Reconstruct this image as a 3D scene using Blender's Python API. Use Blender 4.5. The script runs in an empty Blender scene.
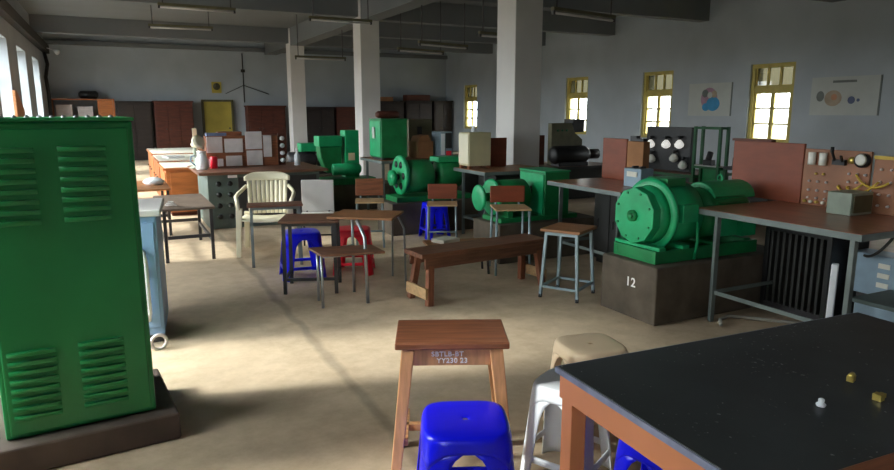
import bpy, bmesh, math, random
from mathutils import Vector, Matrix
random.seed(7)
PI = math.pi
SC = bpy.context.scene
COL = SC.collection

# ---------------------------------------------------------------- camera, sky, exposure
cam_d = bpy.data.cameras.new('camera'); cam = bpy.data.objects.new('camera', cam_d); COL.objects.link(cam)
cam_d.sensor_width = 36.0; cam_d.lens = 660.0 / 894.0 * 36.0; cam_d.clip_end = 300; cam_d.clip_start = 0.05
cam.location = (0, 0, 1.6)
cam.rotation_euler = (math.radians(90 - 10.6406), 0, -math.radians(26.6487))
SC.camera = cam

SKY = 38.0
w = bpy.data.worlds.new('overcast'); SC.world = w; w.use_nodes = True
nt = w.node_tree; nt.nodes.clear()
wo = nt.nodes.new('ShaderNodeOutputWorld'); bg = nt.nodes.new('ShaderNodeBackground')
tc = nt.nodes.new('ShaderNodeTexCoord'); sx = nt.nodes.new('ShaderNodeSeparateXYZ'); rmp = nt.nodes.new('ShaderNodeValToRGB')
mr = nt.nodes.new('ShaderNodeMapRange'); mr.inputs[1].default_value = -1; mr.inputs[2].default_value = 1
nt.links.new(tc.outputs['Generated'], sx.inputs[0]); nt.links.new(sx.outputs['Z'], mr.inputs[0]); nt.links.new(mr.outputs[0], rmp.inputs[0])
e = rmp.color_ramp.elements
e[0].position = 0.49; e[0].color = (0.10, 0.095, 0.085, 1)
e[1].position = 1.0; e[1].color = (1.0, 1.0, 1.0, 1)
en = rmp.color_ramp.elements.new(0.505); en.color = (0.36, 0.37, 0.39, 1)
nt.links.new(rmp.outputs[0], bg.inputs['Color']); bg.inputs['Strength'].default_value = SKY
nt.links.new(bg.outputs[0], wo.inputs[0])

sun_d = bpy.data.lights.new('hazy_sun', 'SUN'); sun_d.energy = 9.0; sun_d.angle = math.radians(10); sun_d.color = (1.0, 0.97, 0.92)
sun = bpy.data.objects.new('hazy_sun', sun_d); COL.objects.link(sun); sun.location = (-8, 6, 9)
_el, _az = math.radians(31.5), math.radians(14)
sun.rotation_euler = Vector((math.cos(_el) * math.cos(_az), -math.cos(_el) * math.sin(_az), -math.sin(_el))).to_track_quat('-Z', 'Y').to_euler()

vs = SC.view_settings
vs.view_transform = 'Standard'; vs.look = 'None'; vs.gamma = 1.0; vs.exposure = 0.0
vs.use_curve_mapping = False
SC.cycles.max_bounces = 8; SC.cycles.diffuse_bounces = 5; SC.cycles.transparent_max_bounces = 12
SC.cycles.sample_clamp_indirect = 6.0
SC.cycles.caustics_reflective = False; SC.cycles.caustics_refractive = False

# room numbers
XL, XR, YB, YF, ZC = -1.7, 12.4, 24.8, -4.0, 4.1
LWIN = [(-2.0, -0.8), (2.75, 3.4), (3.8, 5.4), (8.1, 9.4), (10.2, 12.6)] + [(c - 0.85, c + 0.85) for c in (15.0, 18.25, 21.5)]  # unseen near openings are shaped for the light; the mid-room one is added
LZ0, LZ1 = 0.75, 3.0
RWIN = [(9.6 + 3.28 * k - 0.53, 9.6 + 3.28 * k + 0.53) for k in range(-1, 5)]
RZ0, RZ1 = 0.92, 2.58

def portal(name, x, y0, y1, z0, z1, rz):
    l = bpy.data.lights.new(name, 'AREA'); l.shape = 'RECTANGLE'; l.size = y1 - y0; l.size_y = z1 - z0
    l.cycles.is_portal = True
    o = bpy.data.objects.new(name, l); COL.objects.link(o)
    o.location = (x, (y0 + y1) / 2, (z0 + z1) / 2)
    o.rotation_euler = (PI / 2, 0, rz)
for (a, b) in LWIN: portal('daylight', XL - 0.42, a, b, LZ0, LZ1, -PI / 2)
for (a, b) in RWIN: portal('daylight', XR + 0.42, a, b, RZ0, RZ1, PI / 2)

# ---------------------------------------------------------------- materials
def mat(name, col, rough=0.6, metal=0.0, var=0.12, scale=6.0, bump=0.0, stretch=(1, 1, 1), col2=None, spec=0.5, detail=5):
    m = bpy.data.materials.new(name); m.use_nodes = True
    t = m.node_tree; b = t.nodes['Principled BSDF']
    b.inputs['Roughness'].default_value = rough; b.inputs['Metallic'].default_value = metal
    b.inputs['Specular IOR Level'].default_value = spec
    c = t.nodes.new('ShaderNodeTexCoord'); mp = t.nodes.new('ShaderNodeMapping'); n = t.nodes.new('ShaderNodeTexNoise')
    mp.inputs['Scale'].default_value = stretch
    t.links.new(c.outputs['Object'], mp.inputs[0]); t.links.new(mp.outputs[0], n.inputs['Vector'])
    n.inputs['Scale'].default_value = scale; n.inputs['Detail'].default_value = detail
    r = t.nodes.new('ShaderNodeValToRGB')
    c1 = tuple(x * (1 - var) for x in col); c2 = col2 if col2 else tuple(min(1, x * (1 + var)) for x in col)
    r.color_ramp.elements[0].position = 0.32; r.color_ramp.elements[0].color = (*c1, 1)
    r.color_ramp.elements[1].position = 0.68; r.color_ramp.elements[1].color = (*c2, 1)
    t.links.new(n.outputs['Fac'], r.inputs[0]); t.links.new(r.outputs[0], b.inputs['Base Color'])
    if bump:
        bp = t.nodes.new('ShaderNodeBump'); bp.inputs['Strength'].default_value = bump; bp.inputs['Distance'].default_value = 0.01
        t.links.new(n.outputs['Fac'], bp.inputs['Height']); t.links.new(bp.outputs[0], b.inputs['Normal'])
    return m
def S(r, g, b):
    f = lambda v: ((v / 255 + 0.055) / 1.055) ** 2.4 if v > 10 else v / 255 / 12.92
    return (f(r), f(g), f(b))
def glass(name, tint=(0.93, 0.96, 0.95), gl=0.06):
    m = bpy.data.materials.new(name); m.use_nodes = True; t = m.node_tree; t.nodes.clear()
    o = t.nodes.new('ShaderNodeOutputMaterial'); mx = t.nodes.new('ShaderNodeMixShader')
    a = t.nodes.new('ShaderNodeBsdfTransparent'); g = t.nodes.new('ShaderNodeBsdfGlossy')
    a.inputs[0].default_value = (*tint, 1); g.inputs['Roughness'].default_value = 0.02; mx.inputs[0].default_value = gl
    t.links.new(a.outputs[0], mx.inputs[1]); t.links.new(g.outputs[0], mx.inputs[2]); t.links.new(mx.outputs[0], o.inputs[0])
    return m
M = dict(
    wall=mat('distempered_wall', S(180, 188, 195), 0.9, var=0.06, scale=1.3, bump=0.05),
    wallw=mat('window_wall_paint', S(150, 155, 160), 0.9, var=0.06, scale=1.3),  # wall paint darkened to put the left wall's shade into the colour
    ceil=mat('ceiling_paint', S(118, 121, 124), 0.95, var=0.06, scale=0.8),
    colm=mat('column_paint', S(226, 222, 219), 0.85, var=0.04, scale=2.0),
    dark=mat('soot_dark_paint', S(52, 50, 46), 0.8, var=0.2),  # plain dark tone for the high ledge
    concrete=mat('plinth_concrete', S(92, 82, 70), 0.9, var=0.28, scale=5, bump=0.15),
    plinth=mat('dark_plinth', S(86, 74, 66), 0.85, var=0.22, scale=5, bump=0.1),
    gcab=mat('cabinet_green', S(30, 140, 76), 0.42, var=0.10, scale=3),
    green=mat('machine_green', S(30, 166, 106), 0.4, var=0.16, scale=7),  # brighter copy of the machine green, carrying window light on left faces
    greend=mat('machine_green_deep', S(24, 126, 70), 0.45, var=0.2, scale=7),
    gdk=mat('frame_green', S(30, 92, 52), 0.5, var=0.15),
    blue=mat('blue_plastic', S(14, 20, 235), 0.28, var=0.03, scale=3),
    red=mat('red_plastic', S(240, 30, 58), 0.35, var=0.04, scale=3),
    white=mat('white_plastic', S(236, 239, 244), 0.4, var=0.04, scale=3),
    cream=mat('cream_plastic', S(246, 220, 186), 0.4, var=0.05, scale=3),
    ivory=mat('ivory_plastic', S(228, 220, 194), 0.45, var=0.04, scale=3),
    gplas=mat('grey_plastic', S(206, 202, 200), 0.5, var=0.05, scale=3),
    wdark=mat('dark_red_wood', S(140, 86, 60), 0.3, var=0.3, scale=5, stretch=(1, 9, 9)),
    wmid=mat('brown_wood', S(150, 100, 62), 0.5, var=0.25, scale=5, stretch=(1, 9, 9)),
    wleg=mat('stool_leg_wood', S(206, 150, 104), 0.5, var=0.2, scale=5, stretch=(9, 9, 1)),
    wlight=mat('pale_wood', S(196, 160, 118), 0.5, var=0.18, scale=4, stretch=(1, 8, 8)),
    wbench=mat('bench_wood', S(112, 74, 56), 0.5, var=0.35, scale=4, stretch=(1, 9, 9), bump=0.1),
    wbleg=mat('bench_leg_wood', S(136, 84, 60), 0.55, var=0.3, scale=5, stretch=(9, 9, 1)),
    worange=mat('orange_wood', S(176, 104, 52), 0.5, var=0.2, scale=4, stretch=(1, 1, 6)),
    wcab=mat('cupboard_wood', S(88, 42, 28), 0.55, var=0.3, scale=3, stretch=(1, 1, 5)),
    wblack=mat('cupboard_dark_wood', S(44, 34, 30), 0.6, var=0.3, scale=3, stretch=(1, 1, 5)),
    board=mat('panel_red_brown', S(134, 64, 38), 0.5, var=0.14, scale=3, stretch=(1, 2, 6)),
    board2=mat('panel_brown', S(150, 100, 70), 0.5, var=0.18, scale=4),
    benchtop=mat('bench_top', S(150, 100, 76), 0.28, var=0.25, scale=4, stretch=(3, 1, 1)),
    steel=mat('grey_steel_paint', S(112, 122, 120), 0.45, var=0.15, metal=0.2),
    steelb=mat('bluegrey_steel_paint', S(140, 158, 166), 0.4, var=0.12, metal=0.2),
    steeld=mat('dark_steel', S(66, 64, 66), 0.45, var=0.2, metal=0.4),
    chrome=mat('tube_steel', S(176, 180, 186), 0.28, var=0.08, metal=0.8),
    black=mat('black_panel', S(30, 30, 32), 0.45, var=0.2),
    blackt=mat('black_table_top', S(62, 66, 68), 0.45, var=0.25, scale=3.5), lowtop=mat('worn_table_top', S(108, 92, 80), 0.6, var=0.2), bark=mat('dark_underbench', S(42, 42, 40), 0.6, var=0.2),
    tframe=mat('orange_brown_frame', S(206, 130, 88), 0.5, var=0.1, scale=3),
    trim=mat('grey_blue_edging', S(126, 132, 156), 0.35, var=0.2, scale=18),
    brass=mat('brass', S(226, 200, 110), 0.3, var=0.1, metal=0.7),
    yellow=mat('window_yellow', S(194, 176, 96), 0.55, var=0.12, scale=4),
    creamm=mat('cream_metal_paint', S(206, 196, 156), 0.5, var=0.06),
    ydoor=mat('door_yellow', S(196, 178, 82), 0.6, var=0.08, scale=3),
    olive=mat('olive_paint', S(96, 92, 66), 0.6, var=0.2),
    bluegrey=mat('cabinet_blue_grey', S(132, 164, 202), 0.45, var=0.10, scale=3),
    slate=mat('slate_green_panel', S(84, 98, 94), 0.5, var=0.15, scale=4),
    boxblue=mat('box_blue_grey', S(136, 158, 174), 0.45, var=0.12),
    boxgreen=mat('box_grey_green', S(150, 160, 144), 0.5, var=0.14),
    paper=mat('paper', S(226, 222, 208), 0.9, var=0.05),
    poster=mat('poster_paper', S(196, 200, 196), 0.8, var=0.03),
    pinkpanel=mat('pale_instrument_panel', S(214, 204, 204), 0.5, var=0.08, scale=10),
    bulb=mat('white_lamp_glass', S(244, 242, 232), 0.2, var=0.02),
    cable=mat('yellow_cable', S(206, 172, 60), 0.5, var=0.1),
    cableb=mat('dark_cable', S(54, 52, 50), 0.6, var=0.1),
    pipe=mat('grey_pipe', S(150, 146, 136), 0.5, var=0.12),
    stencil=mat('white_stencil_paint', S(246, 245, 242), 0.8, var=0.04),
    ink1=mat('poster_blue', S(70, 150, 200), 0.8), ink2=mat('poster_pink', S(176, 140, 160), 0.8),
    ink3=mat('poster_brown', S(176, 160, 140), 0.8), ink4=mat('poster_slate', S(100, 110, 140), 0.8),
    ink5=mat('poster_grey_ink', S(120, 126, 122), 0.8), ink6=mat('poster_orange', S(190, 140, 110), 0.8),
    cardboard=mat('cardboard', S(160, 112, 74), 0.8, var=0.12),
    glass=glass('window_glass'), frost=glass('dusty_glass', (0.15, 0.145, 0.11), 0.05),  # dim cream tint for the fanlight panes
)
b_ = M['bulb'].node_tree.nodes['Principled BSDF']; 
M['lamp'] = mat('opal_lamp', S(244, 242, 232), 0.25, var=0.02)
b_ = M['lamp'].node_tree.nodes['Principled BSDF']; b_.inputs['Emission Color'].default_value = (1, 0.98, 0.92, 1); b_.inputs['Emission Strength'].default_value = 0.55
def specks(m, thr=0.70, scale=60, col=(0.35, 0.36, 0.36, 1)):
    t = m.node_tree; b = t.nodes['Principled BSDF']; src = b.inputs['Base Color'].links[0].from_socket
    c = t.nodes.new('ShaderNodeTexCoord'); n = t.nodes.new('ShaderNodeTexNoise'); n.inputs['Scale'].default_value = scale; n.inputs['Detail'].default_value = 2
    n2 = t.nodes.new('ShaderNodeTexNoise'); n2.inputs['Scale'].default_value = 5; ad = t.nodes.new('ShaderNodeMath'); ad.operation = 'MULTIPLY_ADD'; ad.inputs[1].default_value = 0.35
    t.links.new(c.outputs['Object'], n.inputs['Vector']); t.links.new(c.outputs['Object'], n2.inputs['Vector'])
    t.links.new(n2.outputs['Fac'], ad.inputs[0]); t.links.new(n.outputs['Fac'], ad.inputs[2])
    r = t.nodes.new('ShaderNodeMapRange'); r.inputs[1].default_value = thr + 0.17; r.inputs[2].default_value = thr + 0.24
    t.links.new(ad.outputs[0], r.inputs[0]); mx = t.nodes.new('ShaderNodeMix'); mx.data_type = 'RGBA'
    t.links.new(r.outputs[0], mx.inputs[0]); t.links.new(src, mx.inputs[6]); mx.inputs[7].default_value = col
    t.links.new(mx.outputs[2], b.inputs['Base Color'])
specks(M['blackt'])
# floor: screed with stains and an old joint
def floor_mat():
    m = mat('cement_floor', S(206, 185, 158), 0.62, var=0.12, scale=1.1, bump=0.03, spec=0.4)
    t = m.node_tree; b = t.nodes['Principled BSDF']
    src = b.inputs['Base Color'].links[0].from_socket
    c = t.nodes.new('ShaderNodeTexCoord'); n = t.nodes.new('ShaderNodeTexNoise'); n.inputs['Scale'].default_value = 5.5; n.inputs['Detail'].default_value = 8
    n.inputs['Roughness'].default_value = 0.7
    t.links.new(c.outputs['Object'], n.inputs['Vector'])
    r = t.nodes.new('ShaderNodeValToRGB'); r.color_ramp.elements[0].position = 0.3; r.color_ramp.elements[0].color = (0.70, 0.66, 0.61, 1)
    r.color_ramp.elements[1].position = 0.62; r.color_ramp.elements[1].color = (1, 1, 1, 1)
    mx = t.nodes.new('ShaderNodeMix'); mx.data_type = 'RGBA'; mx.blend_type = 'MULTIPLY'; mx.inputs[0].default_value = 0.8
    t.links.new(n.outputs['Fac'], r.inputs[0]); t.links.new(src, mx.inputs[6]); t.links.new(r.outputs[0], mx.inputs[7])
    # old filled joint running down the room, wavering a little
    sp = t.nodes.new('ShaderNodeSeparateXYZ'); t.links.new(c.outputs['Object'], sp.inputs[0])
    n3 = t.nodes.new('ShaderNodeTexNoise'); n3.inputs['Scale'].default_value = 2.0; t.links.new(c.outputs['Object'], n3.inputs['Vector'])
    a1 = t.nodes.new('ShaderNodeMath'); a1.operation = 'MULTIPLY_ADD'; a1.inputs[1].default_value = 0.16; t.links.new(n3.outputs['Fac'], a1.inputs[0]); t.links.new(sp.outputs['X'], a1.inputs[2])
    a2 = t.nodes.new('ShaderNodeMath'); a2.operation = 'SUBTRACT'; a2.inputs[1].default_value = JX + 0.08; t.links.new(a1.outputs[0], a2.inputs[0])
    a3 = t.nodes.new('ShaderNodeMath'); a3.operation = 'ABSOLUTE'; t.links.new(a2.outputs[0], a3.inputs[0])
    r3 = t.nodes.new('ShaderNodeMapRange'); r3.inputs[1].default_value = 0.015; r3.inputs[2].default_value = 0.05; r3.inputs[3].default_value = 0.7; r3.inputs[4].default_value = 1.0
    t.links.new(a3.outputs[0], r3.inputs[0])
    m2 = t.nodes.new('ShaderNodeMix'); m2.data_type = 'RGBA'; m2.blend_type = 'MULTIPLY'; m2.inputs[0].default_value = 1.0
    t.links.new(mx.outputs[2], m2.inputs[6]); t.links.new(r3.outputs[0], m2.inputs[7])
    t.links.new(m2.outputs[2], b.inputs['Base Color'])
    return m
JX = 1.16
M['floor'] = floor_mat()

# ---------------------------------------------------------------- mesh helpers
class MB:
    def __init__(s): s.v = []; s.f = []; s.m = []; s.mi = 0; s.sm = []
    def add(s, vs, fs, smooth=False):
        o = len(s.v); s.v += [tuple(v) for v in vs]; s.f += [tuple(i + o for i in f) for f in fs]
        s.m += [s.mi] * len(fs); s.sm += [smooth] * len(fs); return s
    def box(s, x0, x1, y0, y1, z0, z1, T=None):
        vs = [Vector((x, y, z)) for z in (z0, z1) for y in (y0, y1) for x in (x0, x1)]
        if T: vs = [T @ v for v in vs]
        return s.add(vs, [(0, 2, 3, 1), (4, 5, 7, 6), (0, 1, 5, 4), (2, 6, 7, 3), (0, 4, 6, 2), (1, 3, 7, 5)])
    def bar(s, a, b, wx, wy=None, wx2=None, wy2=None, up=None):
        """tapering rectangular bar from a to b"""
        wy = wy or wx; wx2 = wx2 or wx; wy2 = wy2 or wy
        a = Vector(a); b = Vector(b); d = (b - a).normalized()
        u = Vector(up) if up else (Vector((1, 0, 0)) if abs(d.x) < 0.8 else Vector((0, 1, 0)))
        p = (u - d * u.dot(d)).normalized(); q = d.cross(p)
        vs = []
        for c, x, y in ((a, wx, wy), (b, wx2, wy2)):
            for i, j in ((-1, -1), (1, -1), (1, 1), (-1, 1)): vs.append(c + p * (i * x / 2) + q * (j * y / 2))
        return s.add(vs, [(3, 2, 1, 0), (4, 5, 6, 7), (0, 1, 5, 4), (1, 2, 6, 5), (2, 3, 7, 6), (3, 0, 4, 7)])
    def rev(s, a, d, prof, n=24, smooth=True):
        """revolve (t, r) profile round the axis a + t*d"""
        a = Vector(a); d = Vector(d).normalized()
        p = d.orthogonal().normalized(); q = d.cross(p)
        vs = []; fs = []
        for t, r in prof:
            for k in range(n):
                an = 2 * PI * k / n; vs.append(a + d * t + (p * math.cos(an) + q * math.sin(an)) * max(r, 1e-4))
        for i in range(len(prof) - 1):
            for k in range(n):
                k2 = (k + 1) % n; fs.append((i * n + k, i * n + k2, (i + 1) * n + k2, (i + 1) * n + k))
        fs.append(tuple(range(n - 1, -1, -1))); fs.append(tuple((len(prof) - 1) * n + k for k in range(n)))
        return s.add(vs, fs, smooth)
    def cyl(s, a, b, r, r2=None, n=16, smooth=True):
        L = (Vector(b) - Vector(a)).length
        return s.rev(a, Vector(b) - Vector(a), [(0, r), (L, r if r2 is None else r2)], n, smooth)
    def tube(s, pts, r, n=8):
        pts = [Vector(p) for p in pts]; vs = []; fs = []; prev = None
        for i, p in enumerate(pts):
            d = (pts[min(i + 1, len(pts) - 1)] - pts[max(i - 1, 0)]).normalized()
            if prev is None: u = d.orthogonal().normalized()
            else: u = (prev - d * prev.dot(d)).normalized()
            prev = u; q = d.cross(u)
            for k in range(n):
                an = 2 * PI * k / n; vs.append(p + (u * math.cos(an) + q * math.sin(an)) * r)
        for i in range(len(pts) - 1):
            for k in range(n):
                k2 = (k + 1) % n; fs.append((i * n + k, i * n + k2, (i + 1) * n + k2, (i + 1) * n + k))
        fs.append(tuple(range(n - 1, -1, -1))); fs.append(tuple((len(pts) - 1) * n + k for k in range(n)))
        return s.add(vs, fs, True)
    def sph(s, c, r, n=14, sz=1.0):
        prof = [(-r * sz * math.cos(PI * i / 8), r * math.sin(PI * i / 8)) for i in range(9)]
        return s.rev(c, (0, 0, 1), prof, n)
    def prism(s, poly, axis, a, b):
        """extrude a 2D polygon: axis 'x' -> (y,z), 'y' -> (x,z), 'z' -> (x,y)"""
        def P(p, t): return (t, p[0], p[1]) if axis == 'x' else (p[0], t, p[1]) if axis == 'y' else (p[0], p[1], t)
        n = len(poly); vs = [P(p, a) for p in poly] + [P(p, b) for p in poly]
        return s.add(vs, [tuple(range(n)), tuple(range(2 * n - 1, n - 1, -1))] + [(i, i + n, (i + 1) % n + n, (i + 1) % n) for i in range(n)])
    def build(s, name, m, parent=None, bev=0.0, solid=0.0, label=None, seg=2):
        me = bpy.data.meshes.new(name); me.from_pydata(s.v, [], s.f)
        ms = m if isinstance(m, (list, tuple)) else [m]
        for x in ms: me.materials.append(M[x] if isinstance(x, str) else x)
        me.polygons.foreach_set('material_index', s.m); me.polygons.foreach_set('use_smooth', s.sm)
        bm = bmesh.new(); bm.from_mesh(me); bmesh.ops.recalc_face_normals(bm, faces=bm.faces); bm.to_mesh(me); bm.free()
        o = bpy.data.objects.new(name, me); COL.objects.link(o)
        if solid:
            md = o.modifiers.new('thickness', 'SOLIDIFY'); md.thickness = solid; md.offset = -1
        if bev:
            md = o.modifiers.new('edges', 'BEVEL'); md.width = bev; md.segments = seg; md.limit_method = 'ANGLE'; md.angle_limit = math.radians(40)
        if parent is not None: o.parent = parent
        if label: o['label'] = label
        return o
def thing(name, label, cat, loc=(0, 0, 0), rz=0, group=None):
    o = bpy.data.objects.new(name, None); COL.objects.link(o); o.empty_display_size = 0.1
    o.location = loc; o.rotation_euler = (0, 0, rz); o['label'] = label; o['category'] = cat
    if group: o['group'] = group
    return o
def tag(o, label, cat, loc=None, rz=None, group=None):
    o['label'] = label; o['category'] = cat
    if loc is not None: o.location = loc
    if rz is not None: o.rotation_euler = (0, 0, rz)
    if group: o['group'] = group
    return o
def struct(name, mb, m, parent=None, bev=0):
    o = mb.build(name, m, parent, bev)
    if parent is None: o['kind'] = 'structure'
    return o
def copy_thing(src, loc, rz, label, group=None):
    r = src.copy(); COL.objects.link(r); r.location = loc; r.rotation_euler = (0, 0, rz); r['label'] = label
    if group: r['group'] = group
    for ch in list(src.children):
        c = ch.copy(); COL.objects.link(c); c.parent = r
        for g in list(ch.children):
            d = g.copy(); COL.objects.link(d); d.parent = c
    return r
def text_mesh(name, body, size, m, parent, T, spacing=1.0):
    cu = bpy.data.curves.new(name, 'FONT'); cu.body = body; cu.size = size; cu.extrude = 0.0012; cu.align_x = 'CENTER'; cu.align_y = 'CENTER'
    cu.space_character = spacing; cu.offset = size * 0.018
    tmp = bpy.data.objects.new(name, cu); COL.objects.link(tmp)
    dg = bpy.context.evaluated_depsgraph_get(); me = bpy.data.meshes.new_from_object(tmp.evaluated_get(dg))
    bpy.data.objects.remove(tmp)
    me.materials.clear(); me.materials.append(M[m])
    o = bpy.data.objects.new(name, me); COL.objects.link(o); o.parent = parent; o.matrix_local = T
    return o
def on_front(x, y, z): # lettering that faces -Y
    return Matrix.Translation((x, y, z)) @ Matrix.Rotation(PI / 2, 4, 'X')
def on_left(x, y, z):  # lettering that faces -X
    return Matrix.Translation((x, y, z)) @ Matrix.Rotation(-PI / 2, 4, 'Z') @ Matrix.Rotation(PI / 2, 4, 'X')

# ---------------------------------------------------------------- room shell
struct('floor', MB().box(XL - 0.4, XR + 0.4, YF - 0.3, YB + 0.3, -0.2, 0), 'floor')
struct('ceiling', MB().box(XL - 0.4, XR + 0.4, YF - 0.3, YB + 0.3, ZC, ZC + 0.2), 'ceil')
def wall_with_openings(name, x0, x1, wins, z0, z1, m='wall'):
    mb = MB(); y = YF - 0.3
    for a, b in sorted(wins):
        mb.box(x0, x1, y, a, 0, ZC); mb.box(x0, x1, a, b, 0, z0); mb.box(x0, x1, a, b, z1, ZC); y = b
    mb.box(x0, x1, y, YB + 0.3, 0, ZC)
    return struct(name, mb, m)
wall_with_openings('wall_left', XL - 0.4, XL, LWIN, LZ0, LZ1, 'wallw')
wall_with_openings('wall_right', XR, XR + 0.4, RWIN, RZ0, RZ1)
struct('wall_back', MB().box(XL, XR, YB, YB + 0.3, 0, ZC), 'wall')
struct('wall_front', MB().box(XL, XR, YF - 0.3, YF, 0, ZC), 'wall')
for i, y in enumerate((1.9, 8.3, 14.7, 21.2)):
    struct('column_%d' % (i + 1), MB().box(5.1, 5.55, y - 0.25, y + 0.25, 0, ZC), 'colm', bev=0.012)
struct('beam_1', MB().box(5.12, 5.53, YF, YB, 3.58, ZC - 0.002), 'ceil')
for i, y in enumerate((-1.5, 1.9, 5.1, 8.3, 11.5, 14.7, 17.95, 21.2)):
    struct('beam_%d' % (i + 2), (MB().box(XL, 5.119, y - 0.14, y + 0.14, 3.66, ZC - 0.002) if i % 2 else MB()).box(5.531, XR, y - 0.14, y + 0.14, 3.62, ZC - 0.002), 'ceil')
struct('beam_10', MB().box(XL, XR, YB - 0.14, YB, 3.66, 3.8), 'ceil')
struct('trim_1', MB().box(XL, XL + 0.16, YF, YB - 0.15, 3.36, 3.6), 'dark')        # dark ledge high on the window wall

n_win = 0
for (a, b) in LWIN:
    n_win += 1; x = XL - 0.3
    f = MB()
    for p, q in ((a, a + 0.05), (b - 0.05, b), ((a + b) / 2 - 0.03, (a + b) / 2 + 0.03)): f.box(x - 0.03, x + 0.03, p, q, LZ0, LZ1)
    for p, q in ((LZ0, LZ0 + 0.05), (LZ1 - 0.05, LZ1), (2.25, 2.3)): f.box(x - 0.028, x + 0.028, a, b, p, q)
    wdw = struct('window_%d' % n_win, f, 'steel')
    MB().box(x - 0.004, x + 0.004, a + 0.02, b - 0.02, LZ0 + 0.02, LZ1 - 0.02).build('window_pane', 'glass', wdw)
    struct('sill', MB().box(XL - 0.4, XL + 0.03, a, b, LZ0 - 0.04, LZ0 + 0.003), 'wall', wdw)
for (a, b) in RWIN:
    n_win += 1; x = XR + 0.10
    f = MB(); F = 0.085
    f.box(x - 0.05, x + 0.07, a, a + F, RZ0, RZ1).box(x - 0.05, x + 0.07, b - F, b, RZ0, RZ1)
    f.box(x - 0.049, x + 0.069, a, b, RZ1 - F, RZ1).box(x - 0.049, x + 0.069, a, b, RZ0, RZ0 + F)
    f.box(x - 0.04, x + 0.06, a, b, 1.98, 2.10)
    wdw = struct('window_%d' % n_win, f, 'yellow')
    c = (a + b) / 2
    for (p, q) in ((a + F, c), (c, b - F)):                       # two casements, three panes high
        s = MB(); t = 0.045
        s.box(x - 0.02, x + 0.02, p, p + t, RZ0 + F, 1.98).box(x - 0.02, x + 0.02, q - t, q, RZ0 + F, 1.98)
        for k in range(4):
            z = RZ0 + F + (1.98 - RZ0 - F) * k / 3; s.box(x - 0.018, x + 0.018, p, q, z - 0.018, z + 0.018)
        cs = s.build('casement', 'yellow', wdw)
        MB().box(x - 0.003, x + 0.003, p + 0.01, q - 0.01, RZ0 + F, 1.97).build('window_pane', 'glass', cs)
    s = MB()
    for k in range(4):
        yy = a + F + (b - a - 2 * F) * k / 3; s.box(x - 0.02, x + 0.02, yy - 0.025, yy + 0.025, 2.10, RZ1 - F)
    s.box(x - 0.018, x + 0.018, a + F, b - F, 2.10, 2.135)
    fl = s.build('fanlight', 'yellow', wdw)
    MB().box(x - 0.003, x + 0.003, a + F, b - F, 2.1, RZ1 - F).build('window_pane', 'frost', fl)

# doorway on the back wall
d = MB().box(2.92, 3.86, YB - 0.06, YB - 0.001, 0, 1.93); dd = struct('door_1', d, 'ydoor')
f = MB().box(2.86, 2.93, YB - 0.14, YB - 0.001, 0, 1.99).box(3.85, 3.92, YB - 0.14, YB - 0.001, 0, 1.99).box(2.86, 3.92, YB - 0.139, YB - 0.001, 1.92, 1.99)
f.build('door_frame', 'olive', dd)
MB().cyl((3.76, YB - 0.12, 1.0), (3.76, YB - 0.06, 1.0), 0.025).build('door_handle', 'steeld', dd)

# ---------------------------------------------------------------- big green cabinet at the left
PL = thing('plinth', 'low dark concrete plinth under the big green louvred cabinet', 'plinth', (0.185, 3.305, 0), math.radians(5))
MB().box(-1.15, 0, 0, 0.68, 0, 0.14).build('block', 'plinth', PL, bev=0.012)
GC = thing('switchgear_cabinet', 'tall green louvred sheet metal cabinet standing on a dark plinth', 'cabinet', (0.085, 3.385, 0.141), math.radians(5))
CH = 1.415
MB().box(-0.625, 0, 0, 0.50, 0, CH).build('body', 'gcab', GC, bev=0.012)
MB().box(-0.605, -0.022, -0.012, 0.0, 0.02, CH - 0.03).build('front_panel', 'gcab', GC, bev=0.006)
lid = MB().box(-0.635, 0.008, -0.014, 0.51, CH, CH + 0.016).build('top_lid', 'gcab', GC, bev=0.005)
for k in range(12):
    MB().cyl((-0.59 + k * 0.046, -0.006, CH + 0.016), (-0.59 + k * 0.046, 0.02, CH + 0.016), 0.011, n=8).build('ridge', 'chrome', lid)
def louvre(x0, x1, z):
    n = 8; vs = []; fs = []
    for i in range(n + 1):
        a = PI / 2 * i / n
        for x, s in ((x0, 0), (x0 + 0.02, 1), (x1 - 0.02, 1), (x1, 0)):
            vs.append((x, -0.0125 - 0.017 * math.cos(a) * s, z + 0.022 * (1 - math.sin(a))))
    for i in range(n):
        for j in range(3): fs.append((i * 4 + j, i * 4 + j + 1, i * 4 + 5 + j, i * 4 + 4 + j))
    b = len(vs); T = z + 0.022
    vs += [(x0, -0.0125, T), (x0 + 0.02, -0.0295, T), (x1 - 0.02, -0.0295, T), (x1, -0.0125, T), (x0, -0.0120, T + 0.004), (x1, -0.0120, T + 0.004)]
    mb = MB().add(vs, fs, True)
    mb.sm += [False]; mb.f.append((b, b + 1, b + 2, b + 3, b + 5, b + 4)); mb.m.append(0)
    return mb
for (x0, x1) in ((-0.308, -0.118), (-0.585, -0.395)):
    for k in range(8): louvre(x0, x1, 1.283 - 0.0445 * k).build('louvre', 'gcab', GC)
    for k in range(8): louvre(x0, x1, 0.386 - 0.0425 * k).build('louvre', 'gcab', GC)

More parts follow.
